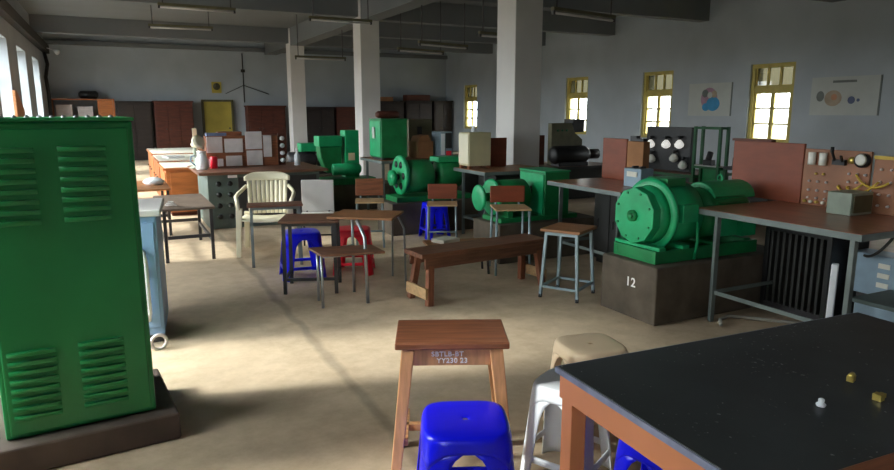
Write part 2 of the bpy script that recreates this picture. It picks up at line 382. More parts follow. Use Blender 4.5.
# blue-grey cabinet behind it
BG = thing('control_cabinet', 'narrow blue-grey metal cabinet with a white pipe, behind the green cabinet', 'cabinet', (0.02, 4.86, 0), math.radians(-6))
MB().box(-0.45, 0.2, 0, 0.62, 0.06, 0.90).build('body', 'bluegrey', BG, bev=0.01)
MB().box(-0.47, 0.23, -0.03, 0.65, 0.90, 0.945).build('top_slab', 'gplas', BG, bev=0.008)
MB().box(-0.43, 0.17, 0.03, 0.6, 0, 0.06).build('base', 'steeld', BG)
MB().box(0.06, 0.18, -0.012, 0.0, 0.12, 0.86).build('door', 'bluegrey', BG, bev=0.004)
MB().tube([(0.07, -0.02, 0.68), (0.10, -0.04, 0.66), (0.112, -0.05, 0.60), (0.114, -0.05, 0.24), (0.10, -0.03, 0.18)], 0.019).build('handle_pipe', 'white', BG, label='white pipe on the front')
MB().box(0.05, 0.09, -0.035, 0.0, 0.50, 0.58).build('latch', 'black', BG)
ring = MB()
ring.tube([(0.05 * math.cos(a), 0.012, 0.052 + 0.05 * math.sin(a)) for a in [i * PI / 12 for i in range(25)]], 0.012)
tag(ring.build('pipe_ring', 'pinkpanel'), 'small pale pipe ring standing on the floor by the blue-grey cabinet', 'ring', (0.17, 4.70, 0), 0.2)

# ---------------------------------------------------------------- stools
def plastic_stool(label, m, loc, rz=0, H=0.45, half=0.135, flare=0.045, bars=True, group='plastic stools'):
    st = thing('plastic_stool', label, 'stool', loc, rz, group)
    def per(u, h):                       # superellipse, u in turns, 0 = +x side middle
        a = 2 * PI * u; c, s_ = math.cos(a), math.sin(a); n = 4.2
        r = (abs(c) ** n + abs(s_) ** n) ** (-1 / n); return (h * r * c, h * r * s_)
    def hw(z): return half + flare * (H - z) / H
    N = 64
    mb = MB(); vs = []; fs = []
    rings = [(0.06, H - 0.006), (0.085, H - 0.001), (0.12, H), (0.3, H), (0.6, H), (0.88, H), (0.96, H - 0.004), (1.0, H - 0.016)]
    for sc_, z in rings:
        for k in range(N): x, y = per(k / N, half * sc_); vs.append((x, y, z))
    for j in range(4):                  # skirt with an arched lower edge
        for k in range(N):
            u = k / N; t = (u * 4 + 0.5) % 1 - 0.5       # 0 mid-side, +-0.5 corner
            d = 0.045 + 0.07 * max(0, (abs(t) - 0.18) / 0.32) ** 2.2
            z = H - 0.016 - d * (j + 1) / 4; x, y = per(u, hw(z)); vs.append((x, y, z))
    R = len(rings) + 4
    for i in range(R - 1):
        for k in range(N): fs.append((i * N + k, i * N + (k + 1) % N, (i + 1) * N + (k + 1) % N, (i + 1) * N + k))
    mb.add(vs, fs, True).build('seat', m, st, solid=0.004)
    for q in range(4):
        vs = []; fs = []; rows = 12; cols = 10
        for i in range(rows + 1):
            z = (H - 0.05) * (1 - i / rows); dep = H - z
            wd = 0.062 + 0.075 * math.exp(-(dep - 0.05) / 0.035) * 0.8 - 0.022 * (dep / H)
            for j in range(cols + 1):
                u = 0.125 + q * 0.25 + wd * (j / cols * 2 - 1); x, y = per(u, hw(z) - 0.001); vs.append((x, y, z))
        for i in range(rows):
            for j in range(cols): fs.append((i * (cols + 1) + j, i * (cols + 1) + j + 1, (i + 1) * (cols + 1) + j + 1, (i + 1) * (cols + 1) + j))
        MB().add(vs, fs, True).build('leg', m, st, solid=0.005)
    if bars:
        for q in range(4):
            vs = []; fs = []; cols = 8
            for i in range(2):
                z = 0.135 - 0.03 * i
                for j in range(cols + 1):
                    u = q * 0.25 + 0.085 * (j / cols * 2 - 1); x, y = per(u, hw(z) - 0.003); vs.append((x, y, z))
            for j in range(cols): fs.append((j, j + 1, cols + 2 + j, cols + 1 + j))
            MB().add(vs, fs, True).build('stretcher', m, st, solid=0.006)
    return st
plastic_stool('glossy blue plastic stool in front of the stencilled wooden stool', 'blue', (1.115, 2.065, 0), math.radians(-24), half=0.165)
plastic_stool('white plastic stool beside the corner leg of the black table', 'white', (1.69, 2.18, 0), math.radians(28))
plastic_stool('cream plastic stool behind the white one at the black table', 'cream', (2.07, 2.51, 0), math.radians(-10), half=0.155)
plastic_stool('blue plastic stool half hidden underneath the black table', 'blue', (1.70, 1.62, 0), math.radians(10))
plastic_stool('blue plastic stool under the small dark metal desk', 'blue', (1.57, 6.30, 0), math.radians(-6), half=0.175)
plastic_stool('bright red plastic stool behind the tubular school desk', 'red', (2.08, 6.24, 0), math.radians(-24), half=0.165)
plastic_stool('blue plastic stool tucked under the far brown-backed school chair', 'blue', (3.62, 7.57, 0), math.radians(-2), half=0.14)

WS = thing('wooden_stool', 'tall wooden stool with dark seat and white stencilled lettering', 'stool', (1.262, 2.475, 0), math.radians(-25))
HS = 0.65
MB().box(-0.24, 0.24, -0.163, 0.163, HS - 0.03, HS).build('seat', 'wdark', WS, bev=0.006)
for sx in (-1, 1):
    for sy in (-1, 1):
        MB().bar((sx * 0.185, sy * 0.13, HS - 0.033), (sx * 0.25, sy * 0.19, 0), 0.056, 0.052, 0.042, 0.042).build('leg', 'wleg', WS, bev=0.004)
for sy in (-1, 1):
    ap = MB().box(-0.165, 0.165, sy * 0.132 - 0.012, sy * 0.132 + 0.012, HS - 0.105, HS - 0.033).build('apron', 'wleg', WS, bev=0.003)
    if sy < 0:
        text_mesh('lettering', 'SBTLB-BT', 0.03, 'stencil', ap, on_front(-0.02, -0.1455, HS - 0.054), 1.1)
        text_mesh('lettering', 'YY230 23', 0.03, 'stencil', ap, on_front(0.0, -0.1455, HS - 0.083), 1.1)
for sx in (-1, 1): MB().box(sx * 0.187 - 0.012, sx * 0.187 + 0.012, -0.11, 0.11, HS - 0.10, HS - 0.033).build('apron', 'wleg', WS)
for sx in (-1, 1): MB().bar((sx * 0.205, -0.15, 0.2), (sx * 0.205, 0.15, 0.2), 0.03).build('stretcher', 'wleg', WS)
MB().bar((-0.205, 0, 0.2), (0.205, 0, 0.2), 0.03).build('stretcher', 'wleg', WS)

def steel_stool(label, loc, rz, H=0.61, sx=0.17, sy=0.17, top='wmid', m='steelb', group='steel framed stools', legr=0.011):
    t = thing('lab_stool', label, 'stool', loc, rz, group)
    MB().box(-sx - 0.03, sx + 0.03, -sy - 0.03, sy + 0.03, H - 0.025, H).build('seat', top, t, bev=0.004)
    fr = MB()
    for a in (-1, 1):
        fr.box(-sx, sx, a * (sy - 0.012) - 0.012, a * (sy - 0.012) + 0.012, H - 0.055, H - 0.026)
        fr.box(a * (sx - 0.012) - 0.0118, a * (sx - 0.012) + 0.0118, -sy + 0.025, sy - 0.025, H - 0.054, H - 0.026)
    fr.build('seat_frame', m, t)
    for a in (-1, 1):
        for b in (-1, 1):
            lg = MB().bar((a * (sx - 0.012), b * (sy - 0.012), H - 0.03), (a * (sx + 0.02), b * (sy + 0.015), 0.015), legr * 2.2).build('leg', m, t)
            MB().cyl((a * (sx + 0.021), b * (sy + 0.016), 0), (a * (sx + 0.02), b * (sy + 0.015), 0.03), 0.016, n=10).build('rubber_foot', 'black', lg)
    k = sx + 0.013; q = sy + 0.009; z = 0.10
    for a in (-1, 1):
        MB().bar((-k, a * q, z), (k, a * q, z), 0.02).build('stretcher', m, t); MB().bar((a * k, -q, z), (a * k, q, z), 0.02).build('stretcher', m, t)
    return t
steel_stool('square wood topped stool on blue-grey steel legs beside the long bench', (3.48, 4.57, 0), math.radians(-60), sx=0.15, sy=0.17)

# ---------------------------------------------------------------- long wooden bench
BE = thing('bench', 'long low dark wooden bench with pale end rails on bare floor', 'bench', (2.84, 5.02, 0), math.radians(6))
MB().box(-0.68, 0.66, -0.155, 0.155, 0.405, 0.445).build('seat', 'wbench', BE, bev=0.005)
for s in (-1, 1): MB().box(-0.64, 0.64, s * 0.125 - 0.012, s * 0.125 + 0.012, 0.31, 0.404).build('apron', 'wbench', BE, bev=0.003)
for sx in (-1, 1):
    for sy in (-1, 1):
        MB().bar((sx * 0.57, sy * 0.10, 0.404), (sx * 0.615, sy * 0.155, 0), 0.055, 0.055, up=(1, 0, 0)).build('leg', 'wbleg', BE, bev=0.004)
    MB().box(sx * 0.645 - 0.012, sx * 0.645 + 0.012, -0.165, 0.165, 0.06, 0.155).build('end_rail', 'wlight', BE, bev=0.003, label='pale wood end rail')

# ---------------------------------------------------------------- school desks and chairs
def small_desk(label, loc, rz, w, d, H, top, m, legs='square', low=True, group='small school desks'):
    t = thing('school_desk', label, 'desk', loc, rz, group)
    MB().box(-w / 2, w / 2, -d / 2, d / 2, H - 0.022, H).build('desktop', top, t, bev=0.004)
    fr = MB()
    for a in (-1, 1): fr.bar((-w / 2 + 0.04, a * (d / 2 - 0.04), H - 0.037), (w / 2 - 0.04, a * (d / 2 - 0.04), H - 0.037), 0.028)
    fr.build('frame', m, t)
    for a in (-1, 1):
        for b in (-1, 1):
            p = (a * (w / 2 - 0.04), b * (d / 2 - 0.04), H - 0.023); q = (a * (w / 2 - 0.035), b * (d / 2 - 0.03), 0)
            mb = MB().bar(p, q, 0.03) if legs == 'square' else MB().tube([p, (p[0], p[1], H - 0.1), q], 0.0125)
            mb.build('leg', m, t)
    if low:
        for a in (-1, 1): MB().bar((a * (w / 2 - 0.037), -d / 2 + 0.04, 0.13), (a * (w / 2 - 0.037), d / 2 - 0.04, 0.13), 0.024).build('stretcher', m, t)
        MB().bar((-w / 2 + 0.04, -d / 2 + 0.037, 0.13), (w / 2 - 0.04, -d / 2 + 0.037, 0.13), 0.024).build('stretcher', m, t)
    return t
small_desk('small dark metal desk standing over a blue stool', (1.54, 5.80, 0), math.radians(-22), 0.52, 0.44, 0.66, 'wbench', 'steeld')
small_desk('narrow brown desk on grey legs before the white chair', (1.46, 6.93, 0), math.radians(-10), 0.56, 0.26, 0.65, 'wbench', 'steel', low=False)

# desk with its own seat on one tubular frame
SD = thing('school_desk', 'pale wood topped tubular steel desk with attached lower seat', 'desk', (1.96, 5.48, 0), math.radians(-36), 'small school desks')
MB().box(-0.30, 0.28, -0.215, 0.235, 0.685, 0.705).build('desktop', 'wmid', SD, bev=0.004)
def U(x, y): # world offset to local
    c, s = math.cos(math.radians(36)), math.sin(math.radians(36)); dx, dy = x - 1.96, y - 5.48
    return (dx * c - dy * s, dx * s + dy * c)
for (bx, by, tx, ty, rr) in ((1.82, 5.12, 1.80, 5.30, 0.016), (1.83, 5.51, 1.84, 5.55, 0.013), (2.36, 5.90, 2.28, 5.62, 0.010), (2.30, 5.42, 2.20, 5.36, 0.010)):
    b = U(bx, by); t_ = U(tx, ty)
    MB().tube([(t_[0], t_[1], 0.684), (t_[0] * 0.7 + b[0] * 0.3, t_[1] * 0.7 + b[1] * 0.3, 0.645), (b[0] * 0.8 + t_[0] * 0.2, b[1] * 0.8 + t_[1] * 0.2, 0.56), (b[0], b[1], 0)], rr).build('leg', 'chrome', SD)
sp = [U(1.40, 5.42), U(1.42, 5.08), U(1.93, 4.98), U(1.93, 5.30)]
MB().prism(sp, 'z', 0.445, 0.465).build('seat', 'wbench', SD, bev=0.004)
for (bx, by) in ((1.44, 5.15), (1.47, 5.38)):
    b = U(bx, by); MB().tube([(b[0], b[1], 0.444), (b[0], b[1], 0)], 0.0125).build('leg', 'chrome', SD)
for (p, q) in (((1.44, 5.15), (1.82, 5.12)), ((1.47, 5.38), (1.83, 5.51))):
    a = U(*p); b = U(*q); MB().tube([(a[0], a[1], 0.43), (b[0], b[1], 0.43)], 0.011).build('stretcher', 'chrome', SD)

def school_chair(label, loc, rz, seat='wlight', back='board', m='steelb', H=0.45, BH=0.80, w=0.38, bz=0.5, bw=None):
    """faces local -Y; the back stands at +Y"""
    t = thing('school_chair', label, 'chair', loc, rz, 'school chairs'); bw = bw or w
    MB().box(-w / 2, w / 2, -0.19, 0.19, H - 0.018, H).build('seat', seat, t, bev=0.005)
    MB().box(-bw / 2, bw / 2, 0.175, 0.195, bz, BH).build('backrest', back, t, bev=0.008)
    for a in (-1, 1):
        MB().tube([(a * (w / 2 - 0.02), -0.165, H - 0.019), (a * (w / 2 - 0.01), -0.19, 0)], 0.012).build('leg', m, t)
        MB().tube([(a * (w / 2 - 0.02), 0.165, H - 0.019), (a * (w / 2 - 0.01), 0.215, 0)], 0.012).build('leg', m, t)
        MB().tube([(a * (w / 2 - 0.06), 0.15, H - 0.019), (a * (w / 2 - 0.06), 0.208, H + 0.03), (a * (w / 2 - 0.06), 0.208, BH - 0.04)], 0.011).build('back_post', m, t)
    MB().tube([(-w / 2 + 0.015, -0.18, 0.2), (w / 2 - 0.015, -0.18, 0.2)], 0.01).build('stretcher', m, t)
    for a in (-1, 1): MB().tube([(a * (w / 2 - 0.015), -0.18, 0.22), (a * (w / 2 - 0.015), 0.19, 0.22)], 0.01).build('stretcher', m, t)
    return t
school_chair('tall brown-backed school chair in front of the large round machine discs', (3.50, 5.56, 0), math.radians(-22), H=0.66, BH=0.85, bz=0.68, w=0.36)
school_chair('brown-backed school chair with a blue stool beneath its seat', (3.46, 7.02, 0), math.radians(-27), H=0.52, BH=0.73, bz=0.545, w=0.36)
school_chair('brown-backed school chair beside the green pedestal of the far machine', (2.70, 7.45, 0), math.radians(-20), H=0.55, w=0.34, BH=0.79, bz=0.58, back='wdark')
school_chair('school chair with a pale grey plastic back beside the white chair', (2.065, 7.50, 0), math.radians(-20), back='gplas', seat='gplas', m='steeld', BH=0.80, bz=0.42, H=0.42)

# white moulded armchair
WC = thing('plastic_armchair', 'ivory moulded plastic armchair with slatted back and open arms', 'chair', (1.51, 7.62, 0), math.radians(-16))
def sheet(fn, nu, nv):
    vs = [fn(i / nu, j / nv) for j in range(nv + 1) for i in range(nu + 1)]
    fs = [(j * (nu + 1) + i, j * (nu + 1) + i + 1, (j + 1) * (nu + 1) + i + 1, (j + 1) * (nu + 1) + i) for j in range(nv) for i in range(nu)]
    return MB().add(vs, fs, True)
sheet(lambda u, v: ((u - 0.5) * (0.46 + 0.04 * (1 - v)), -0.24 + 0.46 * v, 0.42 - 0.03 * v - 0.02 * math.cos((u - 0.5) * PI) - (0.03 if v < 0.02 else 0)), 12, 10).build('seat', 'ivory', WC, solid=0.008)
def backpt(x, t):   # x in -0.5..0.5, t height 0..1
    wd = 0.44 + 0.05 * t
    return (x * wd, 0.20 + 0.13 * t - 0.22 * x * x, 0.39 + 0.46 * t)
rim = sheet(lambda u, v: backpt((u - 0.5), 0.80 + (0.20 - 0.10 * abs(2 * (u - 0.5)) ** 4) * v), 16, 3); rim.build('top_rail', 'ivory', WC, solid=0.012)
for k in range(9):
    c = -0.40 + 0.1 * k
    sheet(lambda u, v: backpt(c + (u - 0.5) * 0.088, 0.02 + 0.80 * v), 2, 6).build('back_slat', 'ivory', WC, solid=0.008)
for a in (-1, 1):
    MB().tube([(a * 0.22, 0.27, 0.70), (a * 0.265, 0.2, 0.655), (a * 0.285, 0.05, 0.64), (a * 0.285, -0.15, 0.63), (a * 0.27, -0.22, 0.60), (a * 0.255, -0.24, 0.5)], 0.02).build('arm', 'ivory', WC)
    MB().bar((a * 0.25, -0.22, 0.52), (a * 0.275, -0.25, 0), 0.06, 0.04, 0.045, 0.035).build('leg', 'ivory', WC, bev=0.006)
    MB().bar((a * 0.22, 0.20, 0.42), (a * 0.25, 0.27, 0), 0.06, 0.04, 0.045, 0.035).build('leg', 'ivory', WC, bev=0.006)

WC.scale = (1.09, 1.09, 1.05)

# ---------------------------------------------------------------- black topped table in the right foreground
BT = thing('work_table', 'black topped table on a thick orange-brown frame, right foreground', 'table', (1.285, 1.725, 0), math.radians(-3))
MB().box(0, 1.52, -0.835, 0, 0.725, 0.75).build('tabletop', 'blackt', BT, bev=0.002)
ed = MB().box(-0.006, 0, -0.835, 0.004, 0.728, 0.748).box(-0.006, 1.52, 0.0, 0.006, 0.728, 0.748); ed.build('edging', 'trim', BT, label='worn grey-blue metal edging')
MB().box(0.0, 1.52, -0.90, -0.836, 0.72, 0.756).build('front_rail', 'wdark', BT, bev=0.004)
ap = MB().box(0.006, 0.04, -0.83, -0.006, 0.64, 0.724).box(0.041, 1.51, -0.04, -0.006, 0.64, 0.724).box(0.041, 1.51, -0.86, -0.825, 0.64, 0.7195); ap.build('apron', 'tframe', BT, bev=0.003)
for x in (0.042, 1.455):
    for y in (-0.045, -0.82): MB().bar((x, y, 0.724 if y > -0.1 else 0.718), (x, y, 0), 0.06).build('leg', 'tframe', BT, bev=0.003)
def small(name, mb, m, label, cat, loc, rz=0, group=None, bev=0.0):
    return tag(mb.build(name, m, None, bev), label, cat, loc, rz, group)
TZ = 0.7506
PXY = lambda x, y: (x, y)
small('terminal_piece', MB().box(-0.014, 0.014, -0.010, 0.010, 0, 0.018).cyl((-0.012, 0, 0.018), (0.012, 0, 0.018), 0.009, n=10), 'brass', 'single brass terminal piece lying far back on the black table top', 'brass fitting', (2.05, 1.20, TZ), 0.3)
small('terminal_piece', MB().box(-0.020, 0.004, -0.012, 0.012, 0, 0.02).box(0.004, 0.022, -0.008, 0.008, 0.003, 0.016), 'brass', 'brass terminal pair lying nearest the right end of the black table', 'brass fitting', (1.99, 1.075, TZ), 0.1)
small('knob', MB().rev((0, 0, 0), (0, 0, 1), [(0, 0.012), (0.006, 0.014), (0.012, 0.008), (0.02, 0.009), (0.024, 0.004)], 14), 'white', 'little white plastic knob lying on the black table top', 'knob', (1.79, 1.125, TZ))

# helper: build from room coordinates under an unrotated thing
def bw(mb, name, m, parent, bev=0.0, label=None, solid=0.0):
    o = mb.build(name, m, parent, bev, solid, label); p = Vector((0, 0, 0)); q = parent
    while q is not None:
        p += q.location; q = q.parent
    o.location = -p; return o

def workbench(label, x0, x1, y0, y1, z, top='benchtop', m='steel', group='metal legged workbenches', t=0.03, low=0.22, name='workbench'):
    w = thing(name, label, 'workbench', (x0, y0, 0), 0, group)
    bw(MB().box(x0 + 0.006, x1 - 0.006, y0 + 0.006, y1 - 0.006, z - t, z), 'tabletop', top, w, 0.003)
    fr = MB().box(x0, x0 + 0.006, y0, y1, z - 0.045, z - 0.004).box(x1 - 0.006, x1, y0, y1, z - 0.045, z - 0.004)
    fr.box(x0 + 0.006, x1 - 0.006, y0, y0 + 0.006, z - 0.045, z - 0.004).box(x0 + 0.006, x1 - 0.006, y1 - 0.006, y1, z - 0.045, z - 0.004)
    bw(fr, 'edge_frame', m, w)
    for a in (x0 + 0.05, x1 - 0.05):
        for b in (y0 + 0.06, y1 - 0.19):
            bw(MB().box(a - 0.02, a + 0.02, b - 0.004, b + 0.004, 0, z - t - 0.0005).box(a - 0.004, a + 0.004, b + 0.004, b + 0.036, 0, z - t - 0.0005), 'leg', m, w)
    if low:
        for a in (x0 + 0.05, x1 - 0.05): bw(MB().box(a - 0.004, a + 0.004, y0 + 0.1, y1 - 0.20, low, low + 0.03), 'stretcher', m, w)
        bw(MB().box(x0 + 0.055, x1 - 0.055, y1 - 0.19, y1 - 0.182, low, low + 0.03), 'stretcher', m, w)
    return w

# ---------------------------------------------------------------- motor generator sets on concrete plinths
def plinth(label, x0, x1, y0, y1, z, number=None):
    p = thing('machine_plinth', label, 'plinth', (x0, y0, 0), 0, 'machine plinths')
    bw(MB().box(x0, x1, y0, y1, 0, z), 'block', 'concrete', p, 0.012)
    if number: text_mesh('painted_number', number, 0.10, 'stencil', p, on_left(-0.0015, 0.27, z * 0.63), 1.15)
    return p
plinth('concrete machine plinth with the white painted number on its end', 3.53, 5.0, 3.56, 4.18, 0.45, '12')
plinth('low concrete plinth under the machine with the large round discs', 3.55, 4.85, 5.84, 6.42, 0.42)
plinth('concrete plinth under the green machine below the boxy green starter', 3.15, 4.6, 7.85, 8.40, 0.42)
plinth('farthest concrete plinth, under the machine with a tall green column', 2.85, 4.2, 10.25, 10.85, 0.42)

def ngon(c, r, n, ph, sq=1.0): return [(c[0] + r * sq * math.cos(ph + 2 * PI * k / n), c[1] + r * math.sin(ph + 2 * PI * k / n)) for k in range(n)]

g = thing('motor_generator', 'green motor generator set on the numbered concrete plinth', 'electrical machine', (3.55, 3.89, 0.4505))
yc, za = 3.89, 0.80
bw(MB().box(3.60, 4.72, yc - 0.235, yc - 0.19, 0.451, 0.55).box(3.60, 4.72, yc + 0.19, yc + 0.235, 0.451, 0.55).box(3.60, 3.64, yc - 0.19, yc + 0.19, 0.451, 0.549).box(4.68, 4.72, yc - 0.19, yc + 0.19, 0.451, 0.549).box(4.05, 4.12, yc - 0.19, yc + 0.19, 0.451, 0.545), 'base_frame', 'greend', g, 0.004)
for x in (3.62, 3.86): bw(MB().box(x, x + 0.07, yc - 0.25, yc + 0.25, 0.551, 0.578), 'foot', 'green', g, 0.004)
for x in (4.20, 4.58): bw(MB().box(x, x + 0.07, yc - 0.22, yc + 0.22, 0.551, 0.572), 'foot', 'greend', g, 0.004)
ec = bw(MB().prism(ngon((yc, za), 0.222, 10, PI / 10), 'x', 3.575, 3.655), 'end_cover', 'green', g, 0.008)
bw(MB().cyl((3.55, yc, za), (3.575, yc, za), 0.045, n=20).cyl((3.535, yc, za), (3.55, yc, za), 0.022, n=14), 'shaft_hub', 'greend', ec)
for k in range(8):
    a = PI / 8 + k * PI / 4; bw(MB().cyl((3.566, yc + 0.185 * math.cos(a), za + 0.185 * math.sin(a)), (3.576, yc + 0.185 * math.cos(a), za + 0.185 * math.sin(a)), 0.010, n=6, smooth=False), 'bolt', 'greend', ec)
bw(MB().rev((3.655, yc, za), (1, 0, 0), [(0, 0.212), (0.05, 0.225), (0.08, 0.23)], 40).rev((3.735, yc, za), (1, 0, 0), [(0, 0.25), (0.008, 0.284), (0.03, 0.284), (0.038, 0.25)], 40).rev((3.773, yc, za), (1, 0, 0), [(0, 0.24), (0.30, 0.24), (0.33, 0.20)], 40), 'generator_body', 'green', g)
vent = MB()
for k in range(14):
    a = PI * 0.72 + k * 0.075; vent.box(3.665, 3.725, -0.005, 0.005, 0.222, 0.236, Matrix.Translation((0, yc, za)) @ Matrix.Rotation(-(a - PI / 2), 4, 'X'))
bw(vent, 'vent_bars', 'greend', g)
bw(MB().box(3.81, 3.97, yc - 0.285, yc - 0.225, 0.76, 0.90), 'terminal_box', 'green', g, 0.006)
bw(MB().box(3.80, 4.0, yc - 0.11, yc + 0.11, 1.02, 1.085), 'top_cover', 'greend', g, 0.01)
bw(MB().cyl((4.10, yc, za), (4.19, yc, za), 0.07, n=24).cyl((4.13, yc, za), (4.16, yc, za), 0.11, n=24), 'coupling', 'steeld', g)
bw(MB().rev((4.19, yc, za - 0.02), (1, 0, 0), [(0, 0.12), (0.03, 0.19), (0.06, 0.205), (0.44, 0.205), (0.48, 0.18), (0.54, 0.14)], 36), 'motor_body', 'greend', g)
fins = MB()
for k in range(-6, 7):
    a = k * 0.22; fins.box(4.27, 4.60, -0.004, 0.004, 0.203, 0.225, Matrix.Translation((0, yc, za - 0.02)) @ Matrix.Rotation(a, 4, 'X'))
bw(fins, 'cooling_fins', 'greend', g)
bw(MB().box(4.24, 4.42, yc - 0.27, yc - 0.20, 0.62, 0.76).box(4.50, 4.66, yc - 0.26, yc - 0.18, 0.60, 0.72), 'terminal_box', 'green', g, 0.006)
hood = [(yc + 0.165 * math.cos(a), 0.90 + 0.13 * math.sin(a)) for a in [i * PI / 12 for i in range(13)]]
bw(MB().prism(hood, 'x', 4.27, 4.74), 'air_hood', 'green', g, 0.01)
bw(MB().tube([(4.5, yc + 0.025 * math.cos(a), 1.052 + 0.028 * math.sin(a)) for a in [i * PI / 8 for i in range(17)]], 0.007), 'lifting_eye', 'green', g)
bw(MB().tube([(3.99, yc - 0.26, 0.76), (3.99, yc - 0.27, 0.6), (3.99, yc - 0.25, 0.46)], 0.012), 'conduit', 'green', g)

g = thing('motor_generator', 'green machine whose two large round discs face the room', 'electrical machine', (3.55, 6.12, 0.4205))
yc, za = 6.13, 0.685
bw(MB().box(3.62, 4.62, yc - 0.2, yc + 0.2, 0.421, 0.47), 'base_frame', 'greend', g, 0.004)
bw(MB().rev((3.44, yc, za), (1, 0, 0), [(0, 0.05), (0.002, 0.125), (0.012, 0.14), (0.03, 0.14), (0.036, 0.12)], 36), 'pulley_disc', 'green', g, label='smaller round disc on the shaft end')
bw(MB().cyl((3.476, yc, za), (3.60, yc, za), 0.045, n=20), 'shaft', 'greend', g)
bw(MB().rev((3.60, yc, za), (1, 0, 0), [(0, 0.165), (0.004, 0.195), (0.035, 0.195), (0.04, 0.18)], 40), 'flange_disc', 'green', g)
bw(MB().rev((3.64, yc, za), (1, 0, 0), [(0, 0.13), (0.05, 0.18), (0.36, 0.18), (0.40, 0.14)], 36), 'machine_body', 'greend', g)
bw(MB().box(3.72, 3.78, yc - 0.18, yc + 0.18, 0.471, 0.56).box(3.9, 3.96, yc - 0.18, yc + 0.18, 0.471, 0.56), 'foot', 'greend', g)
sb = bw(MB().box(4.14, 4.46, yc - 0.25, yc + 0.25, 0.471, 0.945), 'starter_box', 'greend', g, 0.008)
bw(MB().box(4.125, 4.14, yc - 0.23, yc + 0.23, 0.50, 0.925), 'box_door', 'green', sb, 0.004)  # lighter door puts window light into the box's left side
bw(MB().box(4.13, 4.47, yc - 0.26, yc + 0.26, 0.945, 0.96), 'box_lid', 'green', sb, 0.003)
bw(MB().box(4.115, 4.125, yc - 0.02, yc + 0.02, 0.70, 0.78), 'handle', 'steeld', sb)

g = thing('motor_generator', 'green machine with one upright disc, in front of the starter box table', 'electrical machine', (3.15, 8.12, 0.4205))
yc, za = 8.13, 0.76
bw(MB().box(3.25, 4.35, yc - 0.2, yc + 0.2, 0.421, 0.49), 'base_frame', 'greend', g, 0.004)
bw(MB().cyl((3.24, yc, za - 0.03), (3.30, yc, za - 0.03), 0.10, n=28), 'pulley_disc', 'green', g)
bw(MB().cyl((3.30, yc, za - 0.02), (3.36, yc, za - 0.02), 0.035, n=16), 'shaft', 'steeld', g)
bw(MB().rev((3.36, yc, za), (1, 0, 0), [(0, 0.23), (0.006, 0.262), (0.03, 0.265), (0.06, 0.25)], 40), 'end_shield', 'green', g)
for k in range(6):
    a = k * PI / 3; bw(MB().cyl((3.352, yc + 0.16 * math.cos(a), za + 0.16 * math.sin(a)), (3.362, yc + 0.16 * math.cos(a), za + 0.16 * math.sin(a)), 0.045, n=14), 'vent_hole', 'black', g)
bw(MB().rev((3.42, yc, za - 0.02), (1, 0, 0), [(0, 0.22), (0.36, 0.22), (0.40, 0.17)], 36), 'machine_body', 'greend', g)
bw(MB().cyl((3.82, yc, za - 0.02), (3.90, yc, za - 0.02), 0.06, n=18), 'coupling', 'steeld', g)
bw(MB().rev((3.90, yc, za), (1, 0, 0), [(0, 0.15), (0.04, 0.19), (0.34, 0.19), (0.38, 0.14)], 30), 'motor_body', 'greend', g)
bw(MB().box(3.88, 4.30, yc - 0.14, yc + 0.14, 0.92, 0.99), 'top_cover', 'green', g, 0.008)

g = thing('motor_generator', 'green machine with a tall control column, farthest down the machine row', 'electrical machine', (2.9, 10.5, 0.4205))
yc = 10.52
bw(MB().box(2.95, 3.85, yc - 0.22, yc + 0.22, 0.421, 0.52), 'base_frame', 'greend', g, 0.004)
bw(MB().rev((3.16, yc - 0.06, 0.66), (1, 0, 0), [(0, 0.06), (0.01, 0.095), (0.44, 0.095), (0.48, 0.06)], 28), 'motor_body', 'green', g)
bw(MB().prism([(3.10, 0.60), (3.34, 0.60), (3.37, 1.03), (2.98, 1.03), (3.0, 0.85)], 'y', yc + 0.02, yc + 0.26), 'tapered_housing', 'greend', g, 0.02)
bw(MB().box(2.96, 3.36, yc - 0.02, yc + 0.28, 1.03, 1.20), 'top_housing', 'green', g, 0.015)
bw(MB().box(3.40, 3.64, yc - 0.02, yc + 0.24, 0.52, 1.29), 'control_column', 'green', g, 0.012)
bw(MB().box(3.45, 3.56, yc - 0.028, yc - 0.02, 0.80, 0.92), 'nameplate', 'cream', g, label='pale nameplate')
plinth('concrete plinth beneath the dark far machine with a green cap', 2.85, 4.0, 12.25, 12.9, 0.42)
g = thing('motor_generator', 'dark machine with a green cap behind the tall green column', 'electrical machine', (3.0, 12.5, 0.4205))
bw(MB().box(2.9, 3.9, 12.32, 12.78, 0.421, 0.52), 'base_frame', 'black', g, 0.005)
bw(MB().rev((2.92, 12.55, 0.68), (1, 0, 0), [(0, 0.1), (0.03, 0.16), (0.5, 0.16), (0.55, 0.1)], 28), 'machine_body', 'steeld', g)
bw(MB().box(3.15, 3.55, 12.42, 12.7, 0.84, 1.0), 'top_cover', 'green', g, 0.02)
bw(MB().cyl((3.5, 12.55, 0.68), (3.85, 12.55, 0.68), 0.13, n=24), 'motor_body', 'black', g)

# ---------------------------------------------------------------- workbench row at the right
workbench('long brown workbench in front of the numbered machine, carrying instrument boards', 3.97, 5.25, 2.36, 3.645, 0.87)
workbench('brown workbench behind the numbered machine with a plain red-brown board', 4.12, 5.35, 4.66, 5.82, 0.87)
workbench('workbench carrying the cream cabinet, left of the nearest column', 4.0, 5.05, 6.95, 7.78, 0.87, top='wmid')
workbench('workbench carrying the tall green starter box, before the middle column', 3.55, 5.6, 9.25, 10.2, 0.87, top='wmid')

